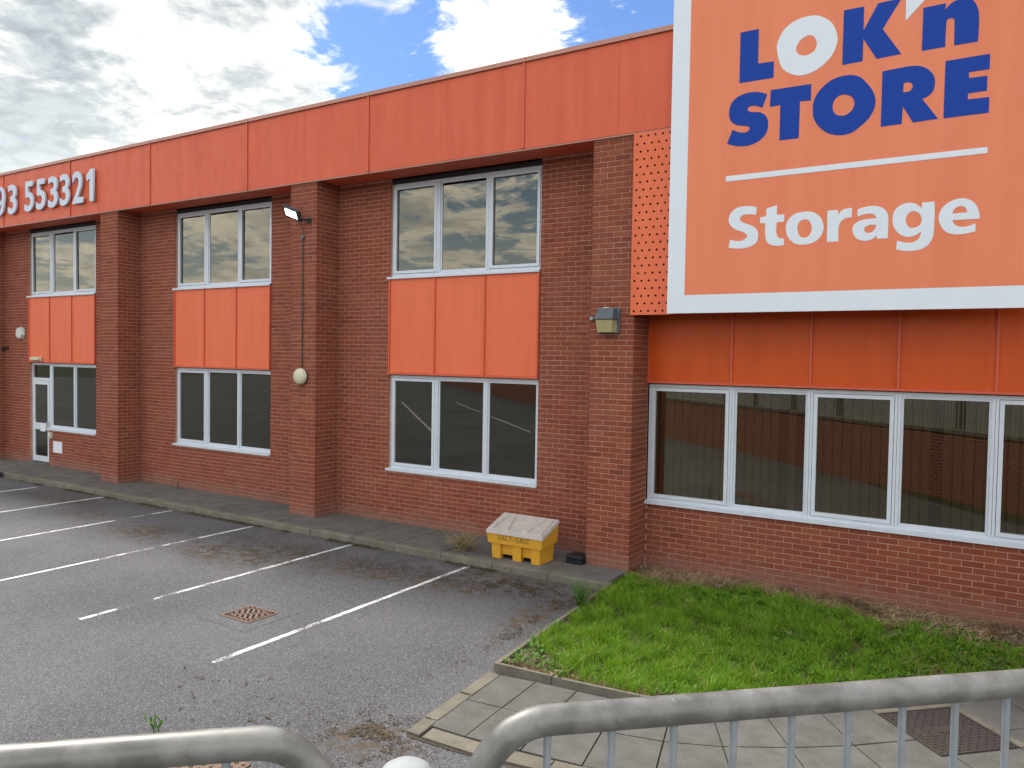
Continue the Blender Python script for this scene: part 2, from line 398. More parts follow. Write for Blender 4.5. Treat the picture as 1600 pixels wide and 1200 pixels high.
# ---- kerb along the building
kerb = empty('kerb', (-12, -1.2, 0), kind='structure')
x = -4.27; first = None; k = 0
shared = {}
while x > -30:
    L = .905; key = 'k'
    jy = random.uniform(-.006, .006)
    if key not in shared:
        mb = MB(); mb.box(-L, 0, -.065, .065, -.06, .1, .012); o = mb.build('kerb_stone', 'kerb', kerb); shared[key] = o
    else:
        o = shared[key].copy(); COL.objects.link(o)
    o.location = (x+12, jy-.005, random.uniform(-.004, .004)); o.rotation_euler = (random.uniform(-.02, .02), 0, random.uniform(-.004, .004))
    x -= .915; k += 1
# ---- slab walk between kerb and wall
pav = empty('wall_side_pavement', (-12, -.6, 0), kind='structure')
sheet('pavement_bed', [(-30, -1.14), (-4.3, -1.14), (-4.3, .05), (-30, .05)], .080, 'joint')
x = -4.33; k = 0; proto = None
while x > -30:
    if proto is None:
        mb = MB(); mb.box(-.90, 0, -1.125, .03, .04, .0975, .004); proto = o = mb.build('slab', 'slab2', pav)
    else: o = proto.copy(); COL.objects.link(o)
    o.location = (x+12, .6, random.uniform(-.003, .002)); o.rotation_euler = (random.uniform(-.003, .003), random.uniform(-.003, .003), 0)
    x -= .912
# ---- curving slab path at the corner of the lawn
J = [((-3.95, -4.35), (-3.95, -4.97), (-3.94, -5.53), None),
     ((-3.59, -4.30), (-3.56, -4.93), (-3.53, -5.52), None),
     ((-3.18, -4.26), (-3.13, -4.88), (-3.05, -5.46), None),
     ((-2.76, -4.21), (-2.66, -4.82), (-2.55, -5.40), (-2.44, -5.98)),
     ((-2.33, -4.12), (-2.18, -4.71), (-2.03, -5.30), (-1.88, -5.88)),
     ((-2.03, -3.98), (-1.76, -4.53), (-1.50, -5.06), (-1.24, -5.60)),
     ((-1.66, -3.73), (-1.32, -4.25), (-.99, -4.76), (-.66, -5.27)),
     ((-1.27, -3.42), (-.90, -3.92), (-.50, -4.38), (-.10, -4.84)),
     ((-.84, -3.03), (-.42, -3.47), (.00, -3.90), (.42, -4.33)),
     ((-.40, -2.60), (.02, -3.03), (.44, -3.46), (.86, -3.89)),
     ((.03, -2.17), (.45, -2.60), (.87, -3.03), (1.29, -3.46)),
     ((.46, -1.74), (.88, -2.17), (1.30, -2.60), (1.72, -3.03)),
     ((.89, -1.31), (1.31, -1.74), (1.73, -2.17), (2.15, -2.60)),
     ((1.32, -.88), (1.74, -1.31), (2.16, -1.74), (2.58, -2.17))]
path = empty('slab_path', (-2, -4.6, 0), kind='structure')
bedp = [j[0] for j in J] + [(j[3] or (j[2][0], j[2][1]-.22)) for j in reversed(J)]
sheet('path_bed', bedp, .006, 'joint')
def quad_slab(ps, zt, name='slab', m='slab', par=path, inset=.0045):
    c = sum((Vector((*p, 0)) for p in ps), Vector())/len(ps); t = (random.uniform(-.006, .006), random.uniform(-.006, .006))
    bot = []; top = []
    for p in ps:
        v = Vector((*p, 0)); dv = c-v; v = v+dv.normalized()*inset*1.4
        bot.append((v.x-c.x, v.y-c.y, -.03)); w = v+dv.normalized()*.004
        top.append((w.x-c.x, w.y-c.y, zt+(v.x-c.x)*t[0]+(v.y-c.y)*t[1]))
    mb = MB(); mb.hexa(bot, top); o = mb.build(name, m, par)
    off = Vector(par.location); o.location = (c.x-off.x, c.y-off.y, random.uniform(-.0015, .0015)); return o
for a, b in zip(J, J[1:]):
    for r in range(3):
        if a[r+1] is None or b[r+1] is None: continue
        if r == 2 and a[3] is None: continue
        quad_slab([a[r], a[r+1], b[r+1], b[r]], .022)
# flush edging strips on the two outer sides of the path
for (p, q) in (((-4.075, -4.36), (-4.04, -4.88)), ((-4.04, -4.89), (-4.0, -5.44)), ((-3.995, -5.45), (-3.965, -5.72))):
    quad_slab([p, q, (q[0]+.13, q[1]), (p[0]+.13, p[1])], .028, 'edging_strip', 'kerb', inset=.003)
ed = [(-3.83, -5.55), (-3.3, -5.53), (-2.75, -5.45), (-2.44, -5.40)]
for p, q in zip(ed, ed[1:]): quad_slab([p, (p[0]+.02, p[1]-.17), (q[0]+.02, q[1]-.17), q], .024, 'edging_strip', 'kerb', inset=.003)
# ---- raised lawn edging
EDG = [(-4.285, -1.27), (-4.24, -2.02), (-4.185, -2.78), (-4.13, -3.53), (-4.075, -4.29)]
FR = [(-4.075, -4.29), (-3.45, -4.255), (-2.62, -4.17), (-2.28, -4.07), (-1.98, -3.93), (-1.62, -3.69), (-1.23, -3.38), (-.80, -2.99), (-.36, -2.56), (.07, -2.13), (.50, -1.70), (.93, -1.27), (1.36, -.84)]
eg = empty('lawn_edging', (-4.2, -2.8, 0), kind='structure')
def edging(pts, w, h, inner):
    for p, q in zip(pts, pts[1:]):
        p = Vector((*p, 0)); q = Vector((*q, 0)); t = (q-p).normalized(); n = Vector((-t.y, t.x, 0))*inner
        a, b, c, e = p+t*.004, q-t*.004, q-t*.004+n*w, p+t*.004+n*w; dz = random.uniform(-.006, .006)
        loc = (p+q)/2
        f = lambda v, z: (v.x-loc.x, v.y-loc.y, z)
        ins = n*.008
        mb = MB(); mb.hexa([f(a, -.03), f(b, -.03), f(c, -.03), f(e, -.03)], [f(a+ins, h+dz), f(b+ins, h+dz), f(c-ins, h+dz), f(e-ins, h+dz)])
        o = mb.build('edging_stone', 'kerb', eg); o.location = (loc.x+4.2, loc.y+2.8, 0)
        bm = bmesh.new(); bm.from_mesh(o.data); bmesh.ops.recalc_face_normals(bm, faces=bm.faces); bm.to_mesh(o.data); bm.free()
edging(EDG, .06, .095, 1); edging(FR, .05, .085, 1)
# ---- lawn soil, slightly domed
LAWN = [(-4.22, -1.25), (-4.02, -4.22)] + [(x+.02, y+.05) for x, y in FR[1:]] + [(3.5, .9), (3.5, -.0), (-4.3, -.0)]
LAWN = [(-4.22, -1.22), (-4.17, -2.0), (-4.02, -4.23)] + [(x, y+.05) for x, y in FR[1:-1]] + [(1.36, -.8), (1.36, 0.0), (-4.29, 0.0)]
bed = sheet('lawn_soil', LAWN, .055, 'soil')

# ---- painted bay lines
def line(xl, y0, y1, wear, w=.068):
    n = int(abs(y1-y0)/.05); vs = []; fs = []; wr = []
    for i in range(n+1):
        y = y0+(y1-y0)*i/n; j = random.uniform(-.006, .006)
        vs += [(xl-w/2+j, y, .004), (xl+w/2+random.uniform(-.006, .006), y, .004)]
        t = i/n; wv = wear(t); wr += [wv, wv]
    for i in range(n): fs.append((2*i, 2*i+1, 2*i+3, 2*i+2))
    me = bpy.data.meshes.new('parking_line'); me.from_pydata(vs, [], fs); me.materials.append(M['line'])
    at = me.attributes.new('wear', 'FLOAT', 'POINT'); at.data.foreach_set('value', wr)
    o = bpy.data.objects.new('parking_line', me); COL.objects.link(o); return tag(o, kind='structure')
line(-6.46, -1.32, -5.66, lambda t: .03+.04*math.sin(t*20))
def w2(t):
    if t > .955: return -.02
    if t > .90: return .04
    if t > .80: return .14
    if t > .55: return .075
    return .055
line(-8.73, -1.36, -5.70, w2)
line(-11.04, -1.38, -5.75, lambda t: .075 if .25 < t < .62 else .03)
line(-13.36, -1.38, -5.75, lambda t: .05+.04*math.sin(t*9))
line(-15.70, -1.36, -5.75, lambda t: .0)
line(-17.95, -1.55, -5.75, lambda t: .0)
line(-20.30, -1.65, -5.75, lambda t: .0)

for (ax, ay), (bx, by) in (((-33.0, -28.5), (-18.6, -13.4)), ((-30.0, -30.4), (-16.1, -16.5)), ((-8.2, -8.9), (-5.4, -7.05))):
    mb = MB(); t = Vector((bx-ax, by-ay, 0)).normalized(); n = Vector((-t.y, t.x, 0))*.05
    me = bpy.data.meshes.new('parking_line'); me.from_pydata([(ax-n.x, ay-n.y, .004), (bx-n.x, by-n.y, .004), (bx+n.x, by+n.y, .004), (ax+n.x, ay+n.y, .004)], [], [(0, 1, 2, 3)]); me.materials.append(M['line'])
    if ax < -9: o = bpy.data.objects.new('parking_line', me); COL.objects.link(o); tag(o, kind='structure')

# ================================================================== BUILDING
BO = Vector((-10, 0, 0))
bld = empty('office_building', BO, label='two storey red brick building with orange fascia, spandrel panels and brick piers', cat='building')
WT = 6.11
wallmb = MB(); brick_specs = []     # (origin, axis 'x' or 'y', length, z)
Y0 = .25
def fill_wall(x0, x1, z0, z1, y=0.0, phase=0.0):
    "mortar backing plus a stretcher bond of bricks on the plane y"
    wallmb.box(x0, x1, y+.006, y+Y0, z0, z1)
    r0 = int(math.floor((z0-.02)/.075)); 
    for r in range(r0, int(z1/.075)+2):
        za, zb = r*.075+.005, r*.075+.070
        if za < z0-.03 or zb > z1+.012: continue
        off = (.1125 if r % 2 else 0.)+phase
        k = math.floor((x0-off)/.225)-1
        while True:
            a = k*.225+off+.005; b = a+.215; k += 1
            if a > x1: break
            a2, b2 = max(a, x0), min(b, x1)
            if b2-a2 < .03: continue
            brick_specs.append((a2, b2, y, za, zb, 'f'))
def pier(xr, z0=0., z1=6.09):
    xl = xr-.665; yf = -.555
    mb = MB(); mb.box(xl+.006, xr-.006, yf+.006, .02, z0-.05, z1)
    build_at(mb, 'pier', 'mortar', bld)
    for r in range(0, int(z1/.075)+1):
        za, zb = r*.075+.005, r*.075+.070
        if zb > z1: break
        if r % 2 == 0:
            for k in range(3): brick_specs.append((xl+k*.225, xl+k*.225+.215, yf, za, zb, 'f'))
            brick_specs.append((yf, yf+.1025, xr, za, zb, 's')); brick_specs.append((yf, yf+.1025, xl, za, zb, 'l'))
            for k in range(2):
                a = yf+.1125+k*.225; b = min(a+.215, -.004)
                if b-a > .03: brick_specs.append((a, b, xr, za, zb, 's')); brick_specs.append((a, b, xl, za, zb, 'l'))
        else:
            brick_specs.append((xl, xl+.1025, yf, za, zb, 'f')); brick_specs.append((xr-.1025, xr, yf, za, zb, 'f'))
            for k in range(2): brick_specs.append((xl+.1125+k*.225, xl+.1125+k*.225+.215, yf, za, zb, 'f'))
            for k in range(3):
                a = yf+.225*k; b = min(yf+.225*k+.215, -.004)
                if b-a > .03: brick_specs.append((a, b, xr, za, zb, 's')); brick_specs.append((a, b, xl, za, zb, 'l'))
XR = [-4.30-6.1*k for k in range(-1, 5)]        # right faces of the piers
for xr in XR: pier(xr)

def window(x0, x1, z0, z1, mull, sash, slats, sill=True, y=.06, label=None, xdoor=None):
    "x edges of lights = [x0]+mull+[x1]; sash = which lights open"
    cxm = (x0+x1)/2
    fr = MB(); t = .045; zb = z0+(.03 if sill else 0)
    fr.box(x0, x1, y, y+.07, z1-t, z1); fr.box(x0, x1, y, y+.07, zb, zb+t)
    fr.box(x0, x0+t, y, y+.07, zb+t, z1-t); fr.box(x1-t, x1, y, y+.07, zb+t, z1-t)
    off = Vector((cxm, 0, z0))
    fr.v = [(a-off.x, b, c-off.z) for a, b, c in fr.v]
    w = fr.build('window', 'white_metal', bld, label=label); w.location = off-BO
    def sub(mb, name, m):
        mb.v = [(a-off.x, b, c-off.z) for a, b, c in mb.v]; return mb.build(name, m, w)
    for mx in mull:
        sub(MB().box(mx-.034, mx-.002, y-.012, y+.06, zb+t-.002, z1-t+.002), 'mullion', 'white_metal')
        sub(MB().box(mx+.002, mx+.034, y-.010, y+.06, zb+t-.002, z1-t+.002), 'mullion', 'white_metal')
    ed = [x0+t-.034]+list(mull)+[x1-t+.034]
    for i in range(len(ed)-1):
        a, b = ed[i]+.034, ed[i+1]-.034; za, zc = zb+t, z1-t
        g = .006
        if sash[i]:
            s = MB(); q = .052; yy = y-.016
            s.box(a+g, b-g, yy, y+.04, zc-q, zc-g); s.box(a+g, b-g, yy, y+.04, za+g, za+q)
            s.box(a+g, a+q, yy, y+.04, za+q, zc-q); s.box(b-q, b-g, yy, y+.04, za+q, zc-q)
            sub(s, 'sash', 'white_metal'); e = q
            gk = MB(); gk.box(a, b, y+.035, y+.05, zc-g, zc); gk.box(a, b, y+.035, y+.05, za, za+g); gk.box(a, a+g, y+.035, y+.05, za+g, zc-g); gk.box(b-g, b, y+.035, y+.05, za+g, zc-g)
            sub(gk, 'gasket', 'gasket')
        else:
            s = MB(); q = .03; yy = y+.012
            s.box(a, b, yy, y+.04, zc-q, zc); s.box(a, b, yy, y+.04, za, za+q); s.box(a, a+q, yy, y+.04, za+q, zc-q); s.box(b-q, b, yy, y+.04, za+q, zc-q)
            sub(s, 'bead', 'white_metal'); e = q
        mbp = MB().box(a+e-.004, b-e+.004, y+.022, y+.028, za+e-.004, zc-e+.004); p = sub(mbp, 'pane', 'glass')
        p.rotation_euler = (random.uniform(-.002, .002), 0, random.uniform(-.0015, .0015))
    if sill:
        s = MB(); s.hexa([(x0-.03, -.045, z0-.012), (x1+.015, -.045, z0-.012), (x1+.015, y+.02, z0), (x0-.03, y+.02, z0)], [(x0-.03, -.045, z0+.018), (x1+.015, -.045, z0+.018), (x1+.015, y+.02, z0+.036), (x0-.03, y+.02, z0+.036)])
        sub(s, 'sill', 'white_metal')
    if slats:
        xx = x0+.07; proto = None
        while xx < x1-.05:
            if random.random() > .06:
                if proto is None:
                    s = MB(); s.box(-.0445, .0445, -.001, .001, z0+.06, z1-.02); s.v = [(a, b, c-off.z) for a, b, c in s.v]; o = s.build('slat', 'slat', w); proto = o
                else: o = proto.copy(); COL.objects.link(o)
                o.location = (xx-off.x, y+.10+random.uniform(-.004, .004), 0); o.rotation_euler = (0, 0, R_(12)+random.uniform(-.35, .35))
            xx += .112
    # dark room behind the glass
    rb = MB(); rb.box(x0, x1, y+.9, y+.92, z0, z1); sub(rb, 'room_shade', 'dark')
    return w

SZ0, SZ1 = 2.71, 4.365
def seam_grid(xs, z0, z1, m, top=True):
    x0, x1 = xs[0], xs[-1]
    for a, b in zip(xs, xs[1:]):
        build_at(MB().box(a+.004, b-.004, -.012, .05, z0+.03, z1), 'spandrel_panel', m, bld)
    for i, a in enumerate(xs):
        w = .014
        aa, bb = (a, a+2*w) if i == 0 else ((a-2*w, a) if i == len(xs)-1 else (a-w, a+w))
        build_at(MB().box(aa, bb, -.034, -.0125, z0+.031, z1), 'cover_strip', 'seam', bld)
    build_at(MB().box(x0, x1, -.040, .05, z0-.005, z0+.029), 'drip_trim', 'seam', bld)
for k in range(4):
    xr = XR[k+1]                      # pier at the right end of this bay
    xl = XR[k+2]                      # right face of the pier at its left end
    wx0 = xr-4.865; wx1 = xr-1.82; pl = xr-.665
    m1, m2 = wx0+1.015, wx0+2.03
    zb = .06
    fill_wall(xl, wx0, zb, WT); fill_wall(wx1, pl, zb, WT)
    door = (k == 2)
    if not door:
        fill_wall(wx0, wx1, zb, 1.005)
        window(wx0, wx1, 1.02, 2.69, (m1, m2), (1, 0, 0), True, label='ground floor window with vertical blinds' if k == 0 else None)
    else:
        fill_wall(wx0+.93, wx1, zb, 1.005)
        window(wx0+.93, wx1, 1.02, 2.69, (m2,), (0, 0), True, label='ground floor window beside the door')
    seam_grid([wx0, m1, m2, wx1], SZ0, SZ1, 'orange')
    window(wx0, wx1, 4.385, 6.02, (m1, m2), (1, 0, 1), False)
    build_at(MB().box(wx0-.03, wx1+.015, -.055, .10, 4.366, 4.398), 'sill', 'white_metal', bld)
    build_at(MB().box(wx0, wx1, .05, .2, 6.021, 6.10), 'head_shade_trim', 'gasket', bld)  # trim coloured black to paint the darkness below the soffit
    # floor slab between the storeys, hidden lining
    build_at(MB().box(wx0, wx1, .055, .25, 2.72, 4.36), 'lining', 'dark', bld)
# right-hand bay under the sign
BX = [-4.297, -3.10, -2.085, -1.07, -.055, .96]
fill_wall(-4.30, 1.135, .0, .965)
fill_wall(.975, 1.135, .965, WT)
window(-4.297, .96, .985, 2.69, BX[1:-1], (1, 0, 1, 0, 1), True, y=.05, label='long ground floor window of five lights under the sign')
seam_grid([-4.298]+BX[1:], SZ0, WT, 'deep_orange')
build_at(MB().box(-4.30, .97, .055, .25, 2.72, WT), 'lining', 'dark', bld)
fill_wall(1.80, 8, 0, WT)
# door
dx0 = XR[3]-4.865; dw = MB(); dy = .07
for a, b, c, d_ in ((dx0, dx0+.05, .14, 2.69), (dx0+.855, dx0+.925, .14, 2.69), (dx0+.05, dx0+.855, 2.64, 2.69), (dx0+.05, dx0+.855, 2.24, 2.31)): dw.box(a, b, dy, dy+.07, c, d_)
dfr = build_at(dw, 'door_frame', 'white_metal', bld)
build_at(MB().box(dx0+.05, dx0+.855, dy+.03, dy+.036, 2.31, 2.64), 'pane', 'glass', dfr)
dl = MB()
for a, b, c, d_ in ((dx0+.056, dx0+.15, .16, 2.235), (dx0+.76, dx0+.849, .16, 2.235), (dx0+.15, dx0+.76, 2.14, 2.235), (dx0+.15, dx0+.76, .16, .30), (dx0+.15, dx0+.76, .98, 1.15)): dl.box(a, b, dy-.012, dy+.045, c, d_)
dl = build_at(dl, 'door', 'white_metal', bld)
build_at(MB().box(dx0+.146, dx0+.764, dy+.01, dy+.016, .296, .984), 'pane', 'glass', dl)
build_at(MB().box(dx0+.146, dx0+.764, dy+.01, dy+.016, 1.146, 2.144), 'pane', 'glass', dl)
build_at(MB().box(dx0+.79, dx0+.82, dy-.06, dy-.045, .95, 1.2).box(dx0+.795, dx0+.815, dy-.046, dy-.011, .96, .98).box(dx0+.795, dx0+.815, dy-.046, dy-.011, 1.17, 1.19), 'handle', 'steel', dl)
build_at(MB().box(dx0, dx0+.925, -.03, dy+.08, .06, .139), 'threshold', 'slab', bld)
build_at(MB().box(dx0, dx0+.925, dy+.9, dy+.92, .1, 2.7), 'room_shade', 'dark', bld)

# ---- fascia, coping, soffit
FZ0, FZ1, FY = 6.11, 7.40, -.60
seams = [-3.05-3.052*i for i in range(-4, 10)]
for i, sx in enumerate(seams[:-1]):
    nx = seams[i+1]; mid = (sx+nx)/2
    if nx > 4.2 or sx < -3.9 or True:
        for a, b in ((mid+.0015, sx-.0015), (nx+.0015, mid-.0015)):
            j = random.uniform(-.002, .002)
            build_at(MB().box(b if b < a else a, a if b < a else b, FY+j, FY+.06, FZ0, FZ1), 'fascia_panel', 'fascia', bld)
        build_at(MB().box(sx-.022, sx+.022, FY-.020, FY-.0035, FZ0+.004, FZ1-.002), 'cover_strip', 'seam', bld)
build_at(MB().box(-30.6, 9.2, FY-.004+.01, FY+.05, FZ0-.022, FZ0-.002), 'drip_trim', 'cap', bld)
xx = 9.2
while xx > -30:
    build_at(MB().box(xx-3.05, xx-.004, FY-.035, FY+.35, FZ1+.002, FZ1+.034).box(xx-3.05, xx-.004, FY-.035, FY-.026, FZ1-.03, FZ1+.0015), 'coping_trim', 'cap', bld); xx -= 3.052
xx = 9.2
while xx > -30:
    build_at(MB().box(xx-1.52, xx-.004, FY+.062, -.001 if True else 0, FZ0+.002, FZ0+.03), 'soffit_panel', 'fascia', bld); xx -= 1.526
build_at(MB().box(-30.6, 9.2, 0.0, 16, FZ0+.035, 7.30), 'roof', 'dark', bld)
build_at(MB().box(-30.6, -30.3, 0.0, 16, 0, FZ0), 'wall', 'mortar', bld)
build_at(MB().box(8.0, 8.3, 0.0, 16, 0, FZ0), 'wall', 'mortar', bld)
build_at(MB().box(-30.6, 8.3, 1.2, 1.25, 0, FZ0), 'inner_wall', 'dark', bld)
wall = build_at(wallmb, 'wall', 'mortar', bld)
wloc = BO

# ---- bricks: the 300 that show largest are objects, the rest one joined part
def bverts(a, b, p, za, zb, kind):
    c = .0035; o = .0
    if kind == 'f':
        y0, y1 = p+.012, p-.0; bk = [(a, y0, za), (b, y0, za), (b, y0, zb), (a, y0, zb)]; fr = [(a+c, y1, za+c), (b-c, y1, za+c), (b-c, y1, zb-c), (a+c, y1, zb-c)]
        md = [(a, y1+c, za), (b, y1+c, za), (b, y1+c, zb), (a, y1+c, zb)]
    elif kind == 's':
        x0, x1 = p-.012, p; bk = [(x0, a, za), (x0, b, za), (x0, b, zb), (x0, a, zb)]; fr = [(x1, a+c, za+c), (x1, b-c, za+c), (x1, b-c, zb-c), (x1, a+c, zb-c)]
        md = [(x1-c, a, za), (x1-c, b, za), (x1-c, b, zb), (x1-c, a, zb)]
    else:
        x0, x1 = p+.012, p; bk = [(x0, b, za), (x0, a, za), (x0, a, zb), (x0, b, zb)]; fr = [(x1, b-c, za+c), (x1, a+c, za+c), (x1, a+c, zb-c), (x1, b-c, zb-c)]
        md = [(x1+c, b, za), (x1+c, a, za), (x1+c, a, zb), (x1+c, b, zb)]
    return bk+md+fr
BF = [(8, 9, 10, 11)]+[(i, (i+1) % 4, 4+(i+1) % 4, 4+i) for i in range(4)]+[(4+i, 4+(i+1) % 4, 8+(i+1) % 4, 8+i) for i in range(4)]
def bcentre(s):
    a, b, p, za, zb, k = s
    return Vector(((a+b)/2, p, (za+zb)/2)) if k == 'f' else Vector((p, (a+b)/2, (za+zb)/2))
def score(s):
    c = bcentre(s)-CAM; z = c.dot(fw)
    if z < .5: return 0
    px, py = 800+FPX*c.dot(rt2)/z, 600-FPX*c.dot(up2)/z
    if not (0 < px < 1600 and 0 < py < 1200): return 0
    w = (s[1]-s[0]); n = 1 if s[5] == 'f' else (0 if s[5] == 'l' else .35)
    if py < 490 and px > 985: return 0
    return w*n/z**2
order = sorted(range(len(brick_specs)), key=lambda i: -score(brick_specs[i]))
single = set(order[:300]); cache = {}
for i in order[:300]:
    s = brick_specs[i]; c = bcentre(s); key = (round(s[1]-s[0], 3), s[5])
    if key not in cache:
        V = bverts(*s); me = bpy.data.meshes.new('brick'); me.from_pydata([(x-c.x, y-c.y, z-c.z) for x, y, z in V], [], BF); me.materials.append(M['brick']); cache[key] = me
    o = bpy.data.objects.new('brick', cache[key]); COL.objects.link(o); o.parent = wall
    o.location = c-BO; j = random.uniform(-.0018, .0018)
    if s[5] == 'f': o.location.y += j; o.rotation_euler = (random.uniform(-.008, .008), random.uniform(-.005, .005), random.uniform(-.004, .004))
    else: o.location.x += j
V = []; F = []; RN = []
for i, s in enumerate(brick_specs):
    if i in single: continue
    b = len(V); j = random.uniform(-.0018, .0018); vv = bverts(*s)
    vv = [((x, y+j, z) if s[5] == 'f' else (x+j, y, z)) for x, y, z in vv]
    V += [(x-BO.x, y, z) for x, y, z in vv]; F += [tuple(b+q for q in f) for f in BF]; RN += [random.random()]*12
me = bpy.data.meshes.new('bricks'); me.from_pydata(V, [], F); me.materials.append(M['brick'])
at = me.attributes.new('rnd', 'FLOAT', 'POINT'); at.data.foreach_set('value', RN)
o = bpy.data.objects.new('bricks', me); COL.objects.link(o); o.parent = bld; tag(o, kind='stuff')
print('bricks', len(brick_specs))

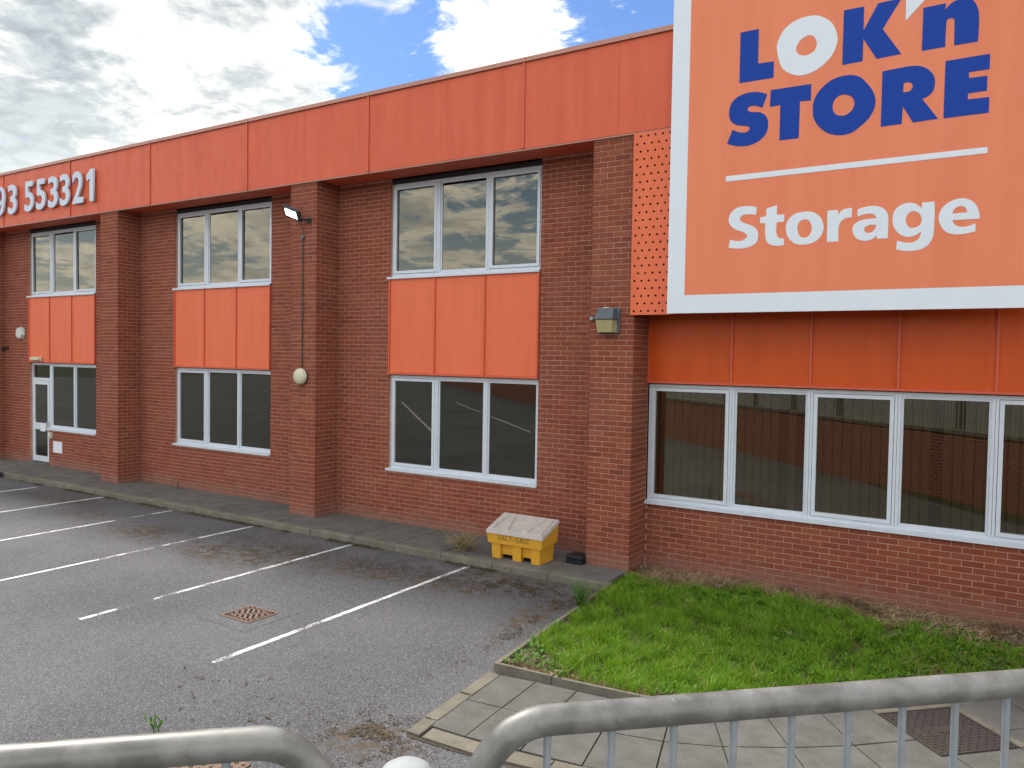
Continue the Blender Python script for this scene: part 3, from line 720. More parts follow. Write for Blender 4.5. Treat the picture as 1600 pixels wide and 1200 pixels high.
# ================================================================== SIGNS
GLYPHS=[
('blue','L',[[(-2.896,7.115,1),(-2.672,7.116,1),(-2.67,6.695,1),(-2.479,6.687,1),(-2.481,6.491,1),(-2.894,6.494,1)]]),
('white','O',[[(-2.45,6.841,0),(-2.42,6.961,0),(-2.349,7.061,0),(-2.218,7.13,0),(-2.032,7.141,0),(-1.902,7.08,0),(-1.809,6.983,0),(-1.759,6.829,0),(-1.775,6.721,0),(-1.825,6.62,0),(-1.939,6.519,0),(-2.068,6.468,0),(-2.188,6.465,0),(-2.312,6.523,0),(-2.399,6.624,0)],[(-2.222,6.797,0),(-2.178,6.878,0),(-2.091,6.918,0),(-2.025,6.893,0),(-1.988,6.807,0),(-2.015,6.723,0),(-2.096,6.688,0),(-2.162,6.7,0),(-2.207,6.737,0)]]),
('blue','K',[[(-1.698,7.126,1),(-1.482,7.123,1),(-1.481,6.851,1),(-1.336,7.126,1),(-1.094,7.132,1),(-1.28,6.827,1),(-1.08,6.511,1),(-1.334,6.504,1),(-1.48,6.758,1),(-1.481,6.506,1),(-1.699,6.499,1)]]),
('white','apostrophe',[[(-1.048,6.868,1),(-1.05,7.244,1),(-0.75,7.174,1)]]),
('blue','n',[[(-0.874,6.974,1),(-0.655,6.977,1),(-0.661,6.906,1),(-0.617,6.955,0),(-0.559,6.984,0),(-0.485,6.989,0),(-0.41,6.96,0),(-0.368,6.899,0),(-0.342,6.81,0),(-0.337,6.661,0),(-0.341,6.504,1),(-0.564,6.505,1),(-0.567,6.765,1),(-0.578,6.793,0),(-0.604,6.807,0),(-0.633,6.798,0),(-0.646,6.763,0),(-0.648,6.507,1),(-0.876,6.505,1)]]),
('blue','S',[[(-3.03,5.764,1),(-2.964,5.932,1),(-2.885,5.89,0),(-2.801,5.876,0),(-2.755,5.905,0),(-2.767,5.942,0),(-2.827,5.96,0),(-2.917,5.983,0),(-2.985,6.038,0),(-3.014,6.126,0),(-2.991,6.253,0),(-2.908,6.329,0),(-2.779,6.359,0),(-2.661,6.348,0),(-2.55,6.303,1),(-2.603,6.146,1),(-2.692,6.186,0),(-2.756,6.187,0),(-2.787,6.157,0),(-2.749,6.119,0),(-2.631,6.096,0),(-2.554,6.034,0),(-2.528,5.937,0),(-2.554,5.825,0),(-2.645,5.743,0),(-2.761,5.709,0),(-2.892,5.717,0)]]),
('blue','T',[[(-2.509,6.346,1),(-2.037,6.341,1),(-2.037,6.146,1),(-2.161,6.156,1),(-2.164,5.72,1),(-2.389,5.722,1),(-2.389,6.148,1),(-2.513,6.144,1)]]),
('blue','O',[[(-2.011,6.01,0),(-2.004,6.133,0),(-1.942,6.247,0),(-1.828,6.339,0),(-1.713,6.372,0),(-1.598,6.368,0),(-1.505,6.33,0),(-1.433,6.253,0),(-1.365,6.152,0),(-1.332,6.047,0),(-1.341,5.949,0),(-1.393,5.847,0),(-1.466,5.778,0),(-1.579,5.703,0),(-1.714,5.694,0),(-1.842,5.739,0),(-1.941,5.831,0),(-1.998,5.929,0)],[(-1.792,6.033,0),(-1.768,6.118,0),(-1.706,6.155,0),(-1.644,6.151,0),(-1.58,6.11,0),(-1.553,6.04,0),(-1.576,5.967,0),(-1.637,5.921,0),(-1.7,5.917,0),(-1.764,5.951,0)]]),
('blue','R',[[(-1.268,6.351,1),(-1.117,6.357,0),(-0.985,6.359,0),(-0.879,6.339,0),(-0.8,6.284,0),(-0.75,6.213,0),(-0.735,6.134,0),(-0.75,6.05,0),(-0.791,6.004,0),(-0.855,5.976,1),(-0.693,5.735,1),(-0.941,5.73,1),(-1.046,5.923,1),(-1.054,5.731,1),(-1.268,5.728,1)],[(-1.047,6.182,1),(-0.997,6.183,0),(-0.963,6.158,0),(-0.955,6.123,0),(-0.976,6.087,0),(-1.011,6.079,0),(-1.049,6.08,1)]]),
('blue','E',[[(-0.64,6.35,1),(-0.224,6.352,1),(-0.223,6.19,1),(-0.415,6.19,1),(-0.411,6.127,1),(-0.241,6.124,1),(-0.241,5.966,1),(-0.416,5.965,1),(-0.416,5.901,1),(-0.217,5.896,1),(-0.218,5.73,1),(-0.642,5.732,1)]]),
('white','S',[[(-2.978,4.463,1),(-2.959,4.563,1),(-2.883,4.539,0),(-2.806,4.542,0),(-2.758,4.572,0),(-2.753,4.604,0),(-2.798,4.645,0),(-2.887,4.679,0),(-2.955,4.733,0),(-2.985,4.807,0),(-2.959,4.893,0),(-2.883,4.952,0),(-2.785,4.965,0),(-2.709,4.957,0),(-2.641,4.94,1),(-2.646,4.843,1),(-2.717,4.86,0),(-2.804,4.856,0),(-2.844,4.818,0),(-2.818,4.772,0),(-2.746,4.739,0),(-2.669,4.701,0),(-2.623,4.649,0),(-2.613,4.584,0),(-2.632,4.509,0),(-2.695,4.464,0),(-2.793,4.443,0),(-2.892,4.447,0)]]),
('white','t',[[(-2.523,4.91,1),(-2.397,4.944,1),(-2.394,4.827,1),(-2.306,4.823,1),(-2.306,4.738,1),(-2.394,4.734,1),(-2.397,4.622,0),(-2.379,4.562,0),(-2.347,4.536,0),(-2.306,4.536,1),(-2.298,4.456,1),(-2.376,4.448,0),(-2.461,4.466,0),(-2.509,4.512,0),(-2.527,4.589,0),(-2.529,4.734,1),(-2.595,4.737,1),(-2.595,4.809,1),(-2.521,4.819,1)]]),
('white','o',[[(-2.282,4.625,0),(-2.27,4.73,0),(-2.2,4.809,0),(-2.089,4.836,0),(-1.978,4.822,0),(-1.892,4.758,0),(-1.853,4.656,0),(-1.867,4.554,0),(-1.939,4.475,0),(-2.048,4.444,0),(-2.16,4.458,0),(-2.244,4.527,0)],[(-2.15,4.647,0),(-2.126,4.719,0),(-2.066,4.745,0),(-2.016,4.721,0),(-1.985,4.645,0),(-1.992,4.583,0),(-2.03,4.534,0),(-2.081,4.527,0),(-2.127,4.561,0)]]),
('white','r',[[(-1.813,4.826,1),(-1.696,4.827,1),(-1.691,4.765,1),(-1.665,4.806,0),(-1.618,4.832,0),(-1.544,4.834,1),(-1.545,4.725,1),(-1.605,4.724,0),(-1.661,4.688,0),(-1.684,4.623,0),(-1.684,4.457,1),(-1.81,4.459,1)]]),
('white','a',[[(-1.485,4.813,1),(-1.396,4.836,0),(-1.305,4.837,0),(-1.225,4.81,0),(-1.173,4.752,0),(-1.158,4.675,0),(-1.158,4.46,1),(-1.271,4.462,1),(-1.275,4.504,1),(-1.324,4.458,0),(-1.405,4.447,0),(-1.488,4.48,0),(-1.53,4.56,0),(-1.519,4.637,0),(-1.453,4.681,0),(-1.372,4.694,0),(-1.283,4.695,1),(-1.302,4.735,0),(-1.353,4.754,0),(-1.424,4.748,0),(-1.482,4.728,1)],[(-1.281,4.621,1),(-1.35,4.624,0),(-1.4,4.6,0),(-1.409,4.568,0),(-1.377,4.536,0),(-1.327,4.54,0),(-1.293,4.576,0)]]),
('white','g',[[(-0.82,4.833,1),(-0.699,4.831,1),(-0.695,4.691,0),(-0.695,4.533,0),(-0.706,4.439,0),(-0.746,4.362,0),(-0.811,4.318,0),(-0.896,4.302,0),(-0.983,4.307,0),(-1.067,4.328,1),(-1.06,4.427,1),(-0.986,4.401,0),(-0.909,4.396,0),(-0.852,4.427,0),(-0.83,4.468,0),(-0.819,4.515,1),(-0.873,4.476,0),(-0.949,4.46,0),(-1.038,4.498,0),(-1.099,4.584,0),(-1.114,4.671,0),(-1.095,4.767,0),(-1.038,4.821,0),(-0.961,4.841,0),(-0.883,4.823,0),(-0.825,4.77,1)],[(-0.979,4.639,0),(-0.966,4.708,0),(-0.919,4.743,0),(-0.871,4.735,0),(-0.832,4.691,0),(-0.82,4.627,0),(-0.843,4.581,0),(-0.895,4.558,0),(-0.948,4.572,0)]]),
('white','e',[[(-0.265,4.609,1),(-0.276,4.697,0),(-0.319,4.783,0),(-0.383,4.83,0),(-0.456,4.844,0),(-0.555,4.815,0),(-0.627,4.748,0),(-0.654,4.656,0),(-0.631,4.559,0),(-0.573,4.487,0),(-0.489,4.457,0),(-0.39,4.459,0),(-0.301,4.478,1),(-0.301,4.563,1),(-0.365,4.54,0),(-0.428,4.534,0),(-0.492,4.56,0),(-0.52,4.614,1)],[(-0.524,4.685,1),(-0.503,4.737,0),(-0.453,4.761,0),(-0.408,4.744,0),(-0.381,4.688,1)]]),
('white','bar',[[(-3.036,5.36,1),(-0.217,5.368,1),(-0.215,5.303,1),(-3.034,5.292,1)]]),
]

def curve_text(name, loops, m, depth, parent, origin):
    cu = bpy.data.curves.new(name, 'CURVE'); cu.dimensions = '2D'; cu.fill_mode = 'BOTH'; cu.extrude = depth/2
    for lp in loops:
        pts = []; n = len(lp)
        for i in range(n):
            p0, p1, p2, p3 = lp[i-1], lp[i], lp[(i+1) % n], lp[(i+2) % n]
            if p1[2] and p2[2]: pts.append(p1[:2]); continue
            def tang(a, b, c):
                return ((c[0]-a[0])/2, (c[1]-a[1])/2)
            L = math.hypot(p2[0]-p1[0], p2[1]-p1[1])
            t1 = (0, 0) if p1[2] else tang(p0, p1, p2); t2 = (0, 0) if p2[2] else tang(p1, p2, p3)
            d_ = (p2[0]-p1[0], p2[1]-p1[1])
            if p1[2]: t1 = (1.5*d_[0]-.5*t2[0], 1.5*d_[1]-.5*t2[1])
            if p2[2]: t2 = (1.5*d_[0]-.5*t1[0], 1.5*d_[1]-.5*t1[1])
            l1 = math.hypot(*t1); l2 = math.hypot(*t2)
            if l1 > L*1.15: t1 = (t1[0]*L*1.15/l1, t1[1]*L*1.15/l1)
            if l2 > L*1.15: t2 = (t2[0]*L*1.15/l2, t2[1]*L*1.15/l2)
            for k in range(7):
                t = k/7; h = (2*t**3-3*t**2+1, t**3-2*t**2+t, -2*t**3+3*t**2, t**3-t**2)
                pts.append(tuple(h[0]*p1[q]+h[1]*t1[q]+h[2]*p2[q]+h[3]*t2[q] for q in (0, 1)))
        sp_ = cu.splines.new('POLY'); sp_.points.add(len(pts)-1); sp_.use_cyclic_u = True
        for q, (x, z) in zip(sp_.points, pts): q.co = (x, z, 0, 1)
    tmp = bpy.data.objects.new('tmp', cu); COL.objects.link(tmp)
    bpy.context.view_layer.update()
    me = bpy.data.meshes.new_from_object(tmp); bpy.data.objects.remove(tmp); bpy.data.curves.remove(cu)
    me.transform(Matrix.Rotation(R_(90), 4, 'X')); me.transform(Matrix.Translation(origin))
    me.materials.clear(); me.materials.append(M[m]); me.name = name
    o = bpy.data.objects.new(name, me); COL.objects.link(o); o.parent = parent; return o
SY = -.70; SO = Vector((-1.63, SY, 3.65))
sign = empty('shop_sign', SO, label="huge orange sign with white border reading LOK'n STORE Storage, over the right bay", cat='sign')
sx0, sx1, sz0, sz1 = -3.775, .515, 3.648, 8.85
build_at(MB().box(sx0, sx1, SY+.012, SY+.07, sz0, sz1), 'backing_box', 'white', sign)
bw = .235
build_at(MB().box(sx0+bw, sx1-bw, SY+.002, SY+.010, sz0+bw, sz1-bw), 'sign_face', 'sign_orange', sign)
for a, b, c, d_ in ((sx0, sx0+bw-.001, sz0, sz1), (sx1-bw+.001, sx1, sz0, sz1), (sx0+bw, sx1-bw, sz0, sz0+bw-.001), (sx0+bw, sx1-bw, sz1-bw+.001, sz1)):
    build_at(MB().box(a, b, SY+.001, SY+.011, c, d_), 'border', 'white', sign)
for col, nm, loops in GLYPHS:
    o = curve_text('rule' if nm == 'bar' else ('apostrophe' if nm == 'apostrophe' else 'letter'), loops, col, .003, sign, Vector((-SO.x, .0, -SO.z)))
    if nm not in ('bar', 'apostrophe'): o['label'] = '%s letter %s' % (col, nm)
# sign frame of perforated sheet behind its left edge
def perforated():
    vs = []; fs = []; pw, ph = .1035, .102; r = .0155
    x0, z0 = -4.330, 3.640; nc = 7; nr = 24
    for rr in range(nr):
        off = 0 if rr % 2 == 0 else -pw/2
        for c in range(nc):
            xa = x0+c*pw+off; xb = xa+pw; za = z0+rr*ph; zb = za+ph
            xa2 = max(xa, x0); xb2 = min(xb, x0+pw*(nc-1.0))
            if xb2-xa2 < .01: continue
            cxx, czz = (xa+xb)/2, (za+zb)/2; b = len(vs)
            vs += [(xa2, za), (xb2, za), (xb2, zb), (xa2, zb)]
            if xa2 == xa and xb2 == xb:
                for k in range(12):
                    an = 2*math.pi*(k+.0)/12-math.pi*.75; vs.append((cxx+r*math.cos(an), czz+r*math.sin(an)))
                for k in range(4):
                    ring = [b+4+(3*k+j) % 12 for j in range(4)]
                    fs.append(tuple([b+k, b+(k+1) % 4]+ring[::-1]))
            else: fs.append((b, b+1, b+2, b+3))
    return vs, fs, x0, x0+pw*(nc-1), z0, z0+nr*ph
vs, fs, px0, px1, pz0, pz1 = perforated()
me = bpy.data.meshes.new('perforated_panel'); me.from_pydata([(x-SO.x, -.622-SO.y, z-SO.z) for x, z in vs], [], fs); me.materials.append(M['orange'])
o = bpy.data.objects.new('perforated_panel', me); COL.objects.link(o); o.parent = sign
build_at(MB().box(px0, px0+.02, -.62, -.5575 if False else -.60, pz0, pz1).box(px0, px1, -.62, -.60, pz0, pz0+.012), 'panel_return', 'orange', sign)
build_at(MB().box(px0+.02, px1, -.585, -.58, pz0+.012, pz1-.02), 'panel_void_shade', 'hollow_shade', sign)  # black sheet painted as the shade behind the perforations
build_at(MB().box(px1, sx1, -.629, -.60, sz0+.03, 6.1), 'frame_back', 'seam', sign)

PN = Vector((-19.5, -.66, 6.40))
num = empty('phone_number_sign', PN, label='pale raised phone number digits 93 553321 on the orange fascia, far left', cat='sign')
def digit(ch, xl, w, h, z):
    cu = bpy.data.curves.new('digit', 'FONT'); cu.body = ch; cu.size = 1; cu.extrude = .02; cu.offset = .020 if ch != '1' else 0; cu.resolution_u = 6
    tmp = bpy.data.objects.new('tmp', cu); COL.objects.link(tmp); bpy.context.view_layer.update()
    me = bpy.data.meshes.new_from_object(tmp); bpy.data.objects.remove(tmp); bpy.data.curves.remove(cu)
    xs = [v.co.x for v in me.vertices]; ys = [v.co.y for v in me.vertices]
    for v in me.vertices:
        v.co.x = (v.co.x-min(xs))/(max(xs)-min(xs))*w; v.co.y = (v.co.y-min(ys))/(max(ys)-min(ys))*h
    me.transform(Matrix.Rotation(R_(90), 4, 'X')); me.materials.clear(); me.materials.append(M['digit'])
    o = bpy.data.objects.new('digit', me); COL.objects.link(o); o.parent = num; o.location = Vector((xl, -.66, z))-PN
    for dz in (.15, .5): MB()
    return o
for ch, xa, xb in (('3', -20.98, -20.58), ('5', -20.19, -19.78), ('5', -19.66, -19.25), ('3', -19.12, -18.71), ('3', -18.61, -18.21), ('2', -18.08, -17.65)):
    digit(ch, xa, xb-xa, .72, 6.355)
nine_o = [(.10, .015, 1), (.12, .17, 1), (.30, .145, 0), (.55, .20, 0), (.69, .41, 1), (.45, .34, 0), (.18, .40, 0), (.02, .58, 0), (.02, .78, 0), (.18, .94, 0), (.48, 1., 0), (.80, .93, 0), (.98, .70, 0), (.95, .40, 0), (.78, .12, 0), (.45, .0, 0), (.25, .0, 0)]
nine_i = [(.28, .70, 0), (.35, .54, 0), (.52, .49, 0), (.68, .57, 0), (.70, .74, 0), (.60, .86, 0), (.38, .85, 0)]
curve_text('digit', [[(-21.60+.46*a, 6.355+.72*b, c) for a, b, c in lp] for lp in (nine_o, nine_i)], 'digit', .04, num, Vector((-PN.x, .0, -PN.z)))
one = [(-17.52, 6.93, 1), (-17.47, 6.81, 1), (-17.375, 6.87, 1), (-17.375, 6.355, 1), (-17.225, 6.355, 1), (-17.225, 7.07, 1), (-17.34, 7.07, 1)]
curve_text('digit', [one], 'digit', .04, num, Vector((-PN.x, .0, -PN.z)))

# ================================================================== WALL FITTINGS
# floodlight on the middle pier
fl = empty('floodlight', (-10.58, -.56, 5.42), label='lit LED floodlight on the bracket of the middle brick pier', cat='floodlight')
build_at(MB().box(-10.63, -10.53, -.575, -.557, 5.38, 5.46).box(-10.60, -10.56, -.70, -.575, 5.405, 5.435), 'bracket', 'black', fl)
c0 = Vector((-10.72, -.83, 5.51)); U = Vector((-.85, -.25, .35)).normalized(); Nn = Vector((.10, -.62, -.78)); Nn = (Nn-U*Nn.dot(U)).normalized(); Vv = Nn.cross(U)
def obox(c, u, v, n, a, b, h0, h1):
    return MB().hexa([c+u*a*p+v*b*q+n*h0 for p, q in ((-1, -1), (1, -1), (1, 1), (-1, 1))], [c+u*a*p+v*b*q+n*h1 for p, q in ((-1, -1), (1, -1), (1, 1), (-1, 1))])
build_at(obox(c0, U, Vv, Nn, .17, .125, -.03, .012), 'housing', 'black', fl)
build_at(obox(c0+U*.02, U, Vv, Nn, .115, .078, .013, .016), 'led_panel', 'led', fl)
mbf = MB()
for i in range(6): mbf.hexa(*[[c0+U*(-.14+.05*i+a)+Vv*b+Nn*h for a, b in ((0, -.09), (.012, -.09), (.012, .09), (0, .09))] for h in (-.06, -.031)])
build_at(mbf, 'cooling_fins', 'black', fl)
build_at(MB().tube([c0-U*.15, c0-U*.2+Vector((0, .05, -.03)), (-10.58, -.70, 5.42)], .022), 'arm', 'black', fl)
cd_ = empty('conduit', (-10.73, -.56, 2.8), label='thin grey cable conduit down the middle pier, between floodlight and round lamp', cat='conduit')
build_at(MB().tube([(-10.73, -.568, 2.76), (-10.73, -.568, 5.10)], .010, 8), 'pipe', 'black', cd_)
build_at(MB().lathe([(.036, 0), (.036, .03), (.03, .036)], (-10.73, -.557, 5.13), 'Y', 16), 'junction_box', 'grey_metal', cd_)
build_at(MB().tube([(-10.72, -.58, 5.16), (-10.66, -.62, 5.25), (-10.66, -.68, 5.33), (-10.72, -.76, 5.42)], .006, 6), 'flex', 'black', cd_)
mbf = MB()
for z in (3.2, 3.75, 4.3, 4.85): mbf.box(-10.752, -10.708, -.574, -.557, z, z+.014)
build_at(mbf, 'saddle', 'black', cd_)
rlamp = empty('bulkhead_lamp', (-10.735, -.56, 2.63), label='round cream bulkhead lamp at the foot of the conduit on the middle pier', cat='lamp')
build_at(MB().lathe([(.152, 0), (.155, .02), (.150, .03)], (-10.735, -.557, 2.63), 'Y', 32), 'base', 'black', rlamp, smooth=True)
build_at(MB().lathe([(.150, .0), (.148, .03), (.135, .06), (.10, .082), (.05, .094), (.005, .097)], (-10.735, -.588, 2.63), 'Y', 32), 'diffuser', 'cream', rlamp, smooth=True)
# square bulkhead on the right pier
sq = empty('wall_light', (-4.69, -.56, 3.56), label='square slate grey wall light with yellowed lens on the pier beside the sign', cat='wall light')
build_at(MB().box(-4.83, -4.50, -.585, -.557, 3.39, 3.745, .006), 'back_plate', 'grey_metal', sq)
mh = MB(); mh.hexa([(-4.815, -.586, 3.575), (-4.525, -.586, 3.575), (-4.525, -.76, 3.585), (-4.815, -.76, 3.585)][::-1], [(-4.79, -.586, 3.735), (-4.55, -.586, 3.735), (-4.56, -.67, 3.735), (-4.78, -.67, 3.735)][::-1])
build_at(mh, 'hood', 'grey_metal', sq)
ml = MB(); ml.hexa([(-4.80, -.586, 3.405), (-4.54, -.586, 3.405), (-4.56, -.70, 3.405), (-4.78, -.70, 3.405)][::-1], [(-4.80, -.586, 3.574), (-4.54, -.586, 3.574), (-4.545, -.74, 3.574), (-4.795, -.74, 3.574)][::-1])
build_at(ml, 'lens', 'lens', sq)
build_at(MB().box(-4.71, -4.63, -.68, -.60, 3.7355, 3.75), 'clip', 'cream', sq)
build_at(MB().lathe([(.032, 0), (.032, .035), (.02, .045)], (-4.985, -.557 if False else -.004, 3.60), 'Y', 14).tube([(-4.985, -.03, 3.6), (-4.99, -.55, 3.6)], .004, 6) if False else MB().lathe([(.030, 0), (.030, .035), (.02, .045)], (-4.93, -.557, 3.60), 'Y', 14).tube([(-4.93, -.575, 3.60), (-4.82, -.575, 3.60)], .011, 8), 'conduit_box', 'steel', sq)
# alarm sounder
al = empty('alarm_box', (-21.76, 0, 3.46), label='white hexagonal alarm box on the brick wall left of the orange panels', cat='alarm box')
hx = [(.0, .16), (.15, .11), (.17, -.06), (.08, -.16), (-.08, -.16), (-.17, -.06), (-.15, .11)]
mb = MB(); mb.hexa([(-21.76+a, -.003, 3.46+b) for a, b in hx][::-1], [(-21.76+a*.85, -.075, 3.46+b*.85) for a, b in hx][::-1]); build_at(mb, 'cover', 'offwhite', al)
build_at(MB().box(-21.79, -21.73, -.09, -.074, 3.34, 3.40), 'strobe', 'cream', al)
em = empty('emergency_light', (-20.9, -.02, 2.78), label='small oblong emergency light on the orange panel over the door', cat='light')
build_at(MB().box(-21.14, -20.68, -.055, -.036, 2.745, 2.845), 'base', 'offwhite', em)
build_at(MB().box(-21.12, -20.70, -.12, -.0555, 2.755, 2.835, .015), 'diffuser', 'cream', em)
nt = empty('notice', (-20.0, -.01, .44), label='blank white notice on the brick wall right of the door', cat='notice')
build_at(MB().box(-20.21, -19.80, -.012, -.004, .45, .735), 'sheet', 'paper', nt)
dn = empty('door_paper', (dx0+.55, .04, .98), label='white paper sign taped to the middle rail of the door', cat='paper sign')
build_at(MB().box(dx0+.42, dx0+.66, .050, .0565, .94, 1.14), 'sheet', 'paper', dn)
kb = empty('key_safe', (-20.29, -.0, .87), label='small beige key box under the window sill beside the door', cat='key box')
build_at(MB().box(-20.36, -20.22, -.07, -.003, .80, .95, .01), 'body', 'cream', kb); build_at(MB().box(-20.34, -20.24, -.08, -.0705, .83, .92), 'lid', 'offwhite', kb)
dc = empty('dark_bracket', (-22.5, -.0, 3.05), label='short dark cable bracket on the brick at the far left edge', cat='bracket')
build_at(MB().box(-22.59, -22.40, -.06, -.003, 3.04, 3.09).box(-22.59, -22.55, -.10, -.061, 2.98, 3.09), 'arm', 'black', dc)

# ================================================================== THINGS ON THE GROUND
# grit bin
GX0, GX1 = -6.345, -5.40
gb = empty('grit_bin', (-5.88, -.8, .1), label='yellow salt and grit bin with weathered white lid, by the wall', cat='grit bin')
yf, yb = -1.045, -.57
bm1 = MB()
def zt(y, x=0): return .490+(y-yf)/(yb-yf)*.165
bm1.hexa([(GX0+.02, yf+.01, .325), (GX1-.02, yf+.01, .325), (GX1-.02, yb-.0, .36), (GX0+.02, yb, .36)], [(GX0+.008, yf, zt(yf)), (GX1-.008, yf, zt(yf)), (GX1-.008, yb, zt(yb)), (GX0+.008, yb, zt(yb))])
build_at(bm1, 'collar', 'yellow', gb)
bb = MB(); x0, x1 = GX0+.07, GX1-.055; W3 = x1-x0; yw = yf+.045
legs = [(x0, x0+.155), (x0+.355, x0+.505), (x1-.155, x1)]
for a, b in legs: bb.hexa([(a+.006, yw, .10), (b-.006, yw, .10), (b-.006, yw+.08, .10), (a+.006, yw+.08, .10)], [(a, yw-.012, .3245), (b, yw-.012, .3245), (b, yw+.08, .3245), (a, yw+.08, .3245)])
for (a, b), (c, d_) in zip(legs, legs[1:]): bb.hexa([(b, yw+.035, .165), (c, yw+.035, .165), (c, yw+.08, .165), (b, yw+.08, .165)], [(b, yw+.022, .3245), (c, yw+.022, .3245), (c, yw+.08, .3245), (b, yw+.08, .3245)])
bb.hexa([(x0+.006, yw+.081, .165), (x1-.006, yw+.081, .165), (x1-.006, yb-.05, .165), (x0+.006, yb-.05, .165)], [(x0, yw+.081, .3245), (x1, yw+.081, .3245), (x1, yb-.02, .355), (x0, yb-.02, .355)])
for a, b in ((x0+.006, x0+.10), (x1-.10, x1-.006)): bb.box(a, b, yw+.081, yb-.05, .10, .1645)
build_at(bb, 'body', 'yellow', gb)
build_at(MB().box(x0+.02, x1-.02, yw+.10, yb-.06, .101, .164), 'underside_shadow_gap', 'hollow_shade', gb)  # black block painted as the shade beneath the bin
def lidp(x, y, h): return (x, y, zt(y)+.012+h)
ld_ = MB()
xs = (GX0-.008, GX1+.008); ys = (yf-.014, yb+.012)
ld_.hexa([lidp(xs[0], ys[0], -.03), lidp(xs[1], ys[0], -.03), lidp(xs[1], ys[1], -.03), lidp(xs[0], ys[1], -.03)], [lidp(xs[0]+.01, ys[0]+.012, .016), lidp(xs[1]-.01, ys[0]+.012, .016), lidp(xs[1]-.01, ys[1]-.01, .016), lidp(xs[0]+.01, ys[1]-.01, .016)])
build_at(ld_, 'lid', 'lid', gb)
def rib(xa, xb, xc, xd, ya, yc):
    f = lambda x, y, h: lidp(x, y, h)
    mbr = MB(); mbr.hexa([f(xa, ya, .014), f(xb, ya, .014), f(xd, yc, .014), f(xc, yc, .014)], [f(xa+.004, ya+.006, .040), f(xb-.004, ya+.006, .040), f(xd-.004, yc-.006, .034), f(xc+.004, yc-.006, .034)])
    build_at(mbr, 'lid_rib', 'lid', gb)
rib(GX0+.03, GX0+.105, GX0+.05, GX0+.125, yf+.02, yb-.03)
rib(GX0+.27, GX0+.36, GX0+.20, GX0+.255, yf+.03, yb-.05)
rib(GX0+.58, GX0+.67, GX0+.69, GX0+.76, yf+.03, yb-.04)
rib(GX0+.84, GX0+.915, GX0+.82, GX0+.895, yf+.02, yb-.03)
rib(GX0+.38, GX0+.56, GX0+.30, GX0+.66, yb-.22, yb-.10)
cu = bpy.data.curves.new('t', 'FONT'); cu.body = 'SALT-GRIT'; cu.size = .105; cu.extrude = .002; cu.offset = .002; cu.space_character = 1.12
tmp = bpy.data.objects.new('tmp', cu); COL.objects.link(tmp); bpy.context.view_layer.update(); me = bpy.data.meshes.new_from_object(tmp); bpy.data.objects.remove(tmp)
me.transform(Matrix.Rotation(R_(90+4), 4, 'X')); me.materials.clear(); me.materials.append(M['bin_text'])
o = bpy.data.objects.new('lettering', me); COL.objects.link(o); o.parent = gb; o.location = Vector((GX0+.19, yf+.003, .385))-Vector(gb.location)
# small navy box
nb = empty('bait_box', (-5.09, -.5, .1), label='small dark navy plastic box on the slabs between grit bin and pier', cat='box')
build_at(MB().box(-5.22, -4.975, -.66, -.40, .10, .172, .008), 'tray', 'navy', nb)
build_at(MB().box(-5.232, -4.963, -.672, -.388, .173, .215, .012), 'lid', 'navy', nb)
# street gully grates
def gully(cx_, cy_, rot, w, h, label, grp=None):
    g = empty('drain_grate', (cx_, cy_, 0), rot, label=label, cat='drain grate')
    t = .028; MB().box(0, 1, 0, 1, 0, 1)
    fr = MB(); fr.box(-w, w, -h, -h+t, -.01, .012); fr.box(-w, w, h-t, h, -.01, .012); fr.box(-w, -w+t, -h+t, h-t, -.01, .012); fr.box(w-t, w, -h+t, h-t, -.01, .012)
    fr.build('frame', 'rust', g)
    MB().box(-w+t, w-t, -h+t, h-t, .003, .0045).build('hollow_shade', 'hollow_shade', g)  # flat black plate painted as the unlit depth below the bars
    W2, H2 = w-t-.006, h-t-.006
    for sgn in (1, -1):
        u = Vector((W2, H2, 0)).normalized(); v = Vector((-u.y, u.x, 0))*sgn
        half = math.hypot(W2, H2)
        def inside_v(uu):    # extent along v from the diagonal to the plate edge
            p = u*uu; best = 9
            for lim, comp, pc in ((W2, v.x, p.x), (-W2, v.x, p.x), (H2, v.y, p.y), (-H2, v.y, p.y)):
                if abs(comp) > 1e-6:
                    s_ = (lim-pc)/comp
                    if s_ > 1e-5: best = min(best, s_)
            return best
        lid = MB(); n = 9; pitch = 2*half/n
        apex = Vector((-W2, H2, 0)) if sgn == 1 else Vector((W2, -H2, 0))
        a, b = u*(-half+.0), u*half
        def bar(p, q, wd):
            d_ = (q-p).normalized(); nn = Vector((-d_.y, d_.x, 0))*wd/2
            lid.hexa([p-nn, q-nn, q+nn, p+nn], [Vector((*(p-nn).xy, .014)), Vector((*(q-nn).xy, .014)), Vector((*(q+nn).xy, .014)), Vector((*(p+nn).xy, .014))])
        bar(a+v*.014, b+v*.014, .016)
        bar(a, apex, .022); bar(apex, b, .022)
        for i in range(n+1):
            uu = -half+pitch*i; e = inside_v(uu)
            if 0 < i < n+0 and e > .02: bar(u*uu+v*.012, u*uu+v*e, pitch*.50)
            um = uu+pitch/2
            if i < n:
                e2 = inside_v(um); 
                if e2 > .03: bar(u*um+v*(e2*.74), u*um+v*e2*.995, pitch*.9)
                if e2 < .075: bar(u*um, u*um+v*e2, pitch)
        lid.build('grate_flap', 'rust', g)
    return g
gully(-7.32, -4.51, 0, .245, .215, 'rusty square drain grate with diagonal slots in the parking bay')
patch = sheet('asphalt_patch', [(-7.72, -4.90), (-6.90, -4.93), (-6.90, -4.16), (-7.70, -4.14)], .003, 'asphalt')
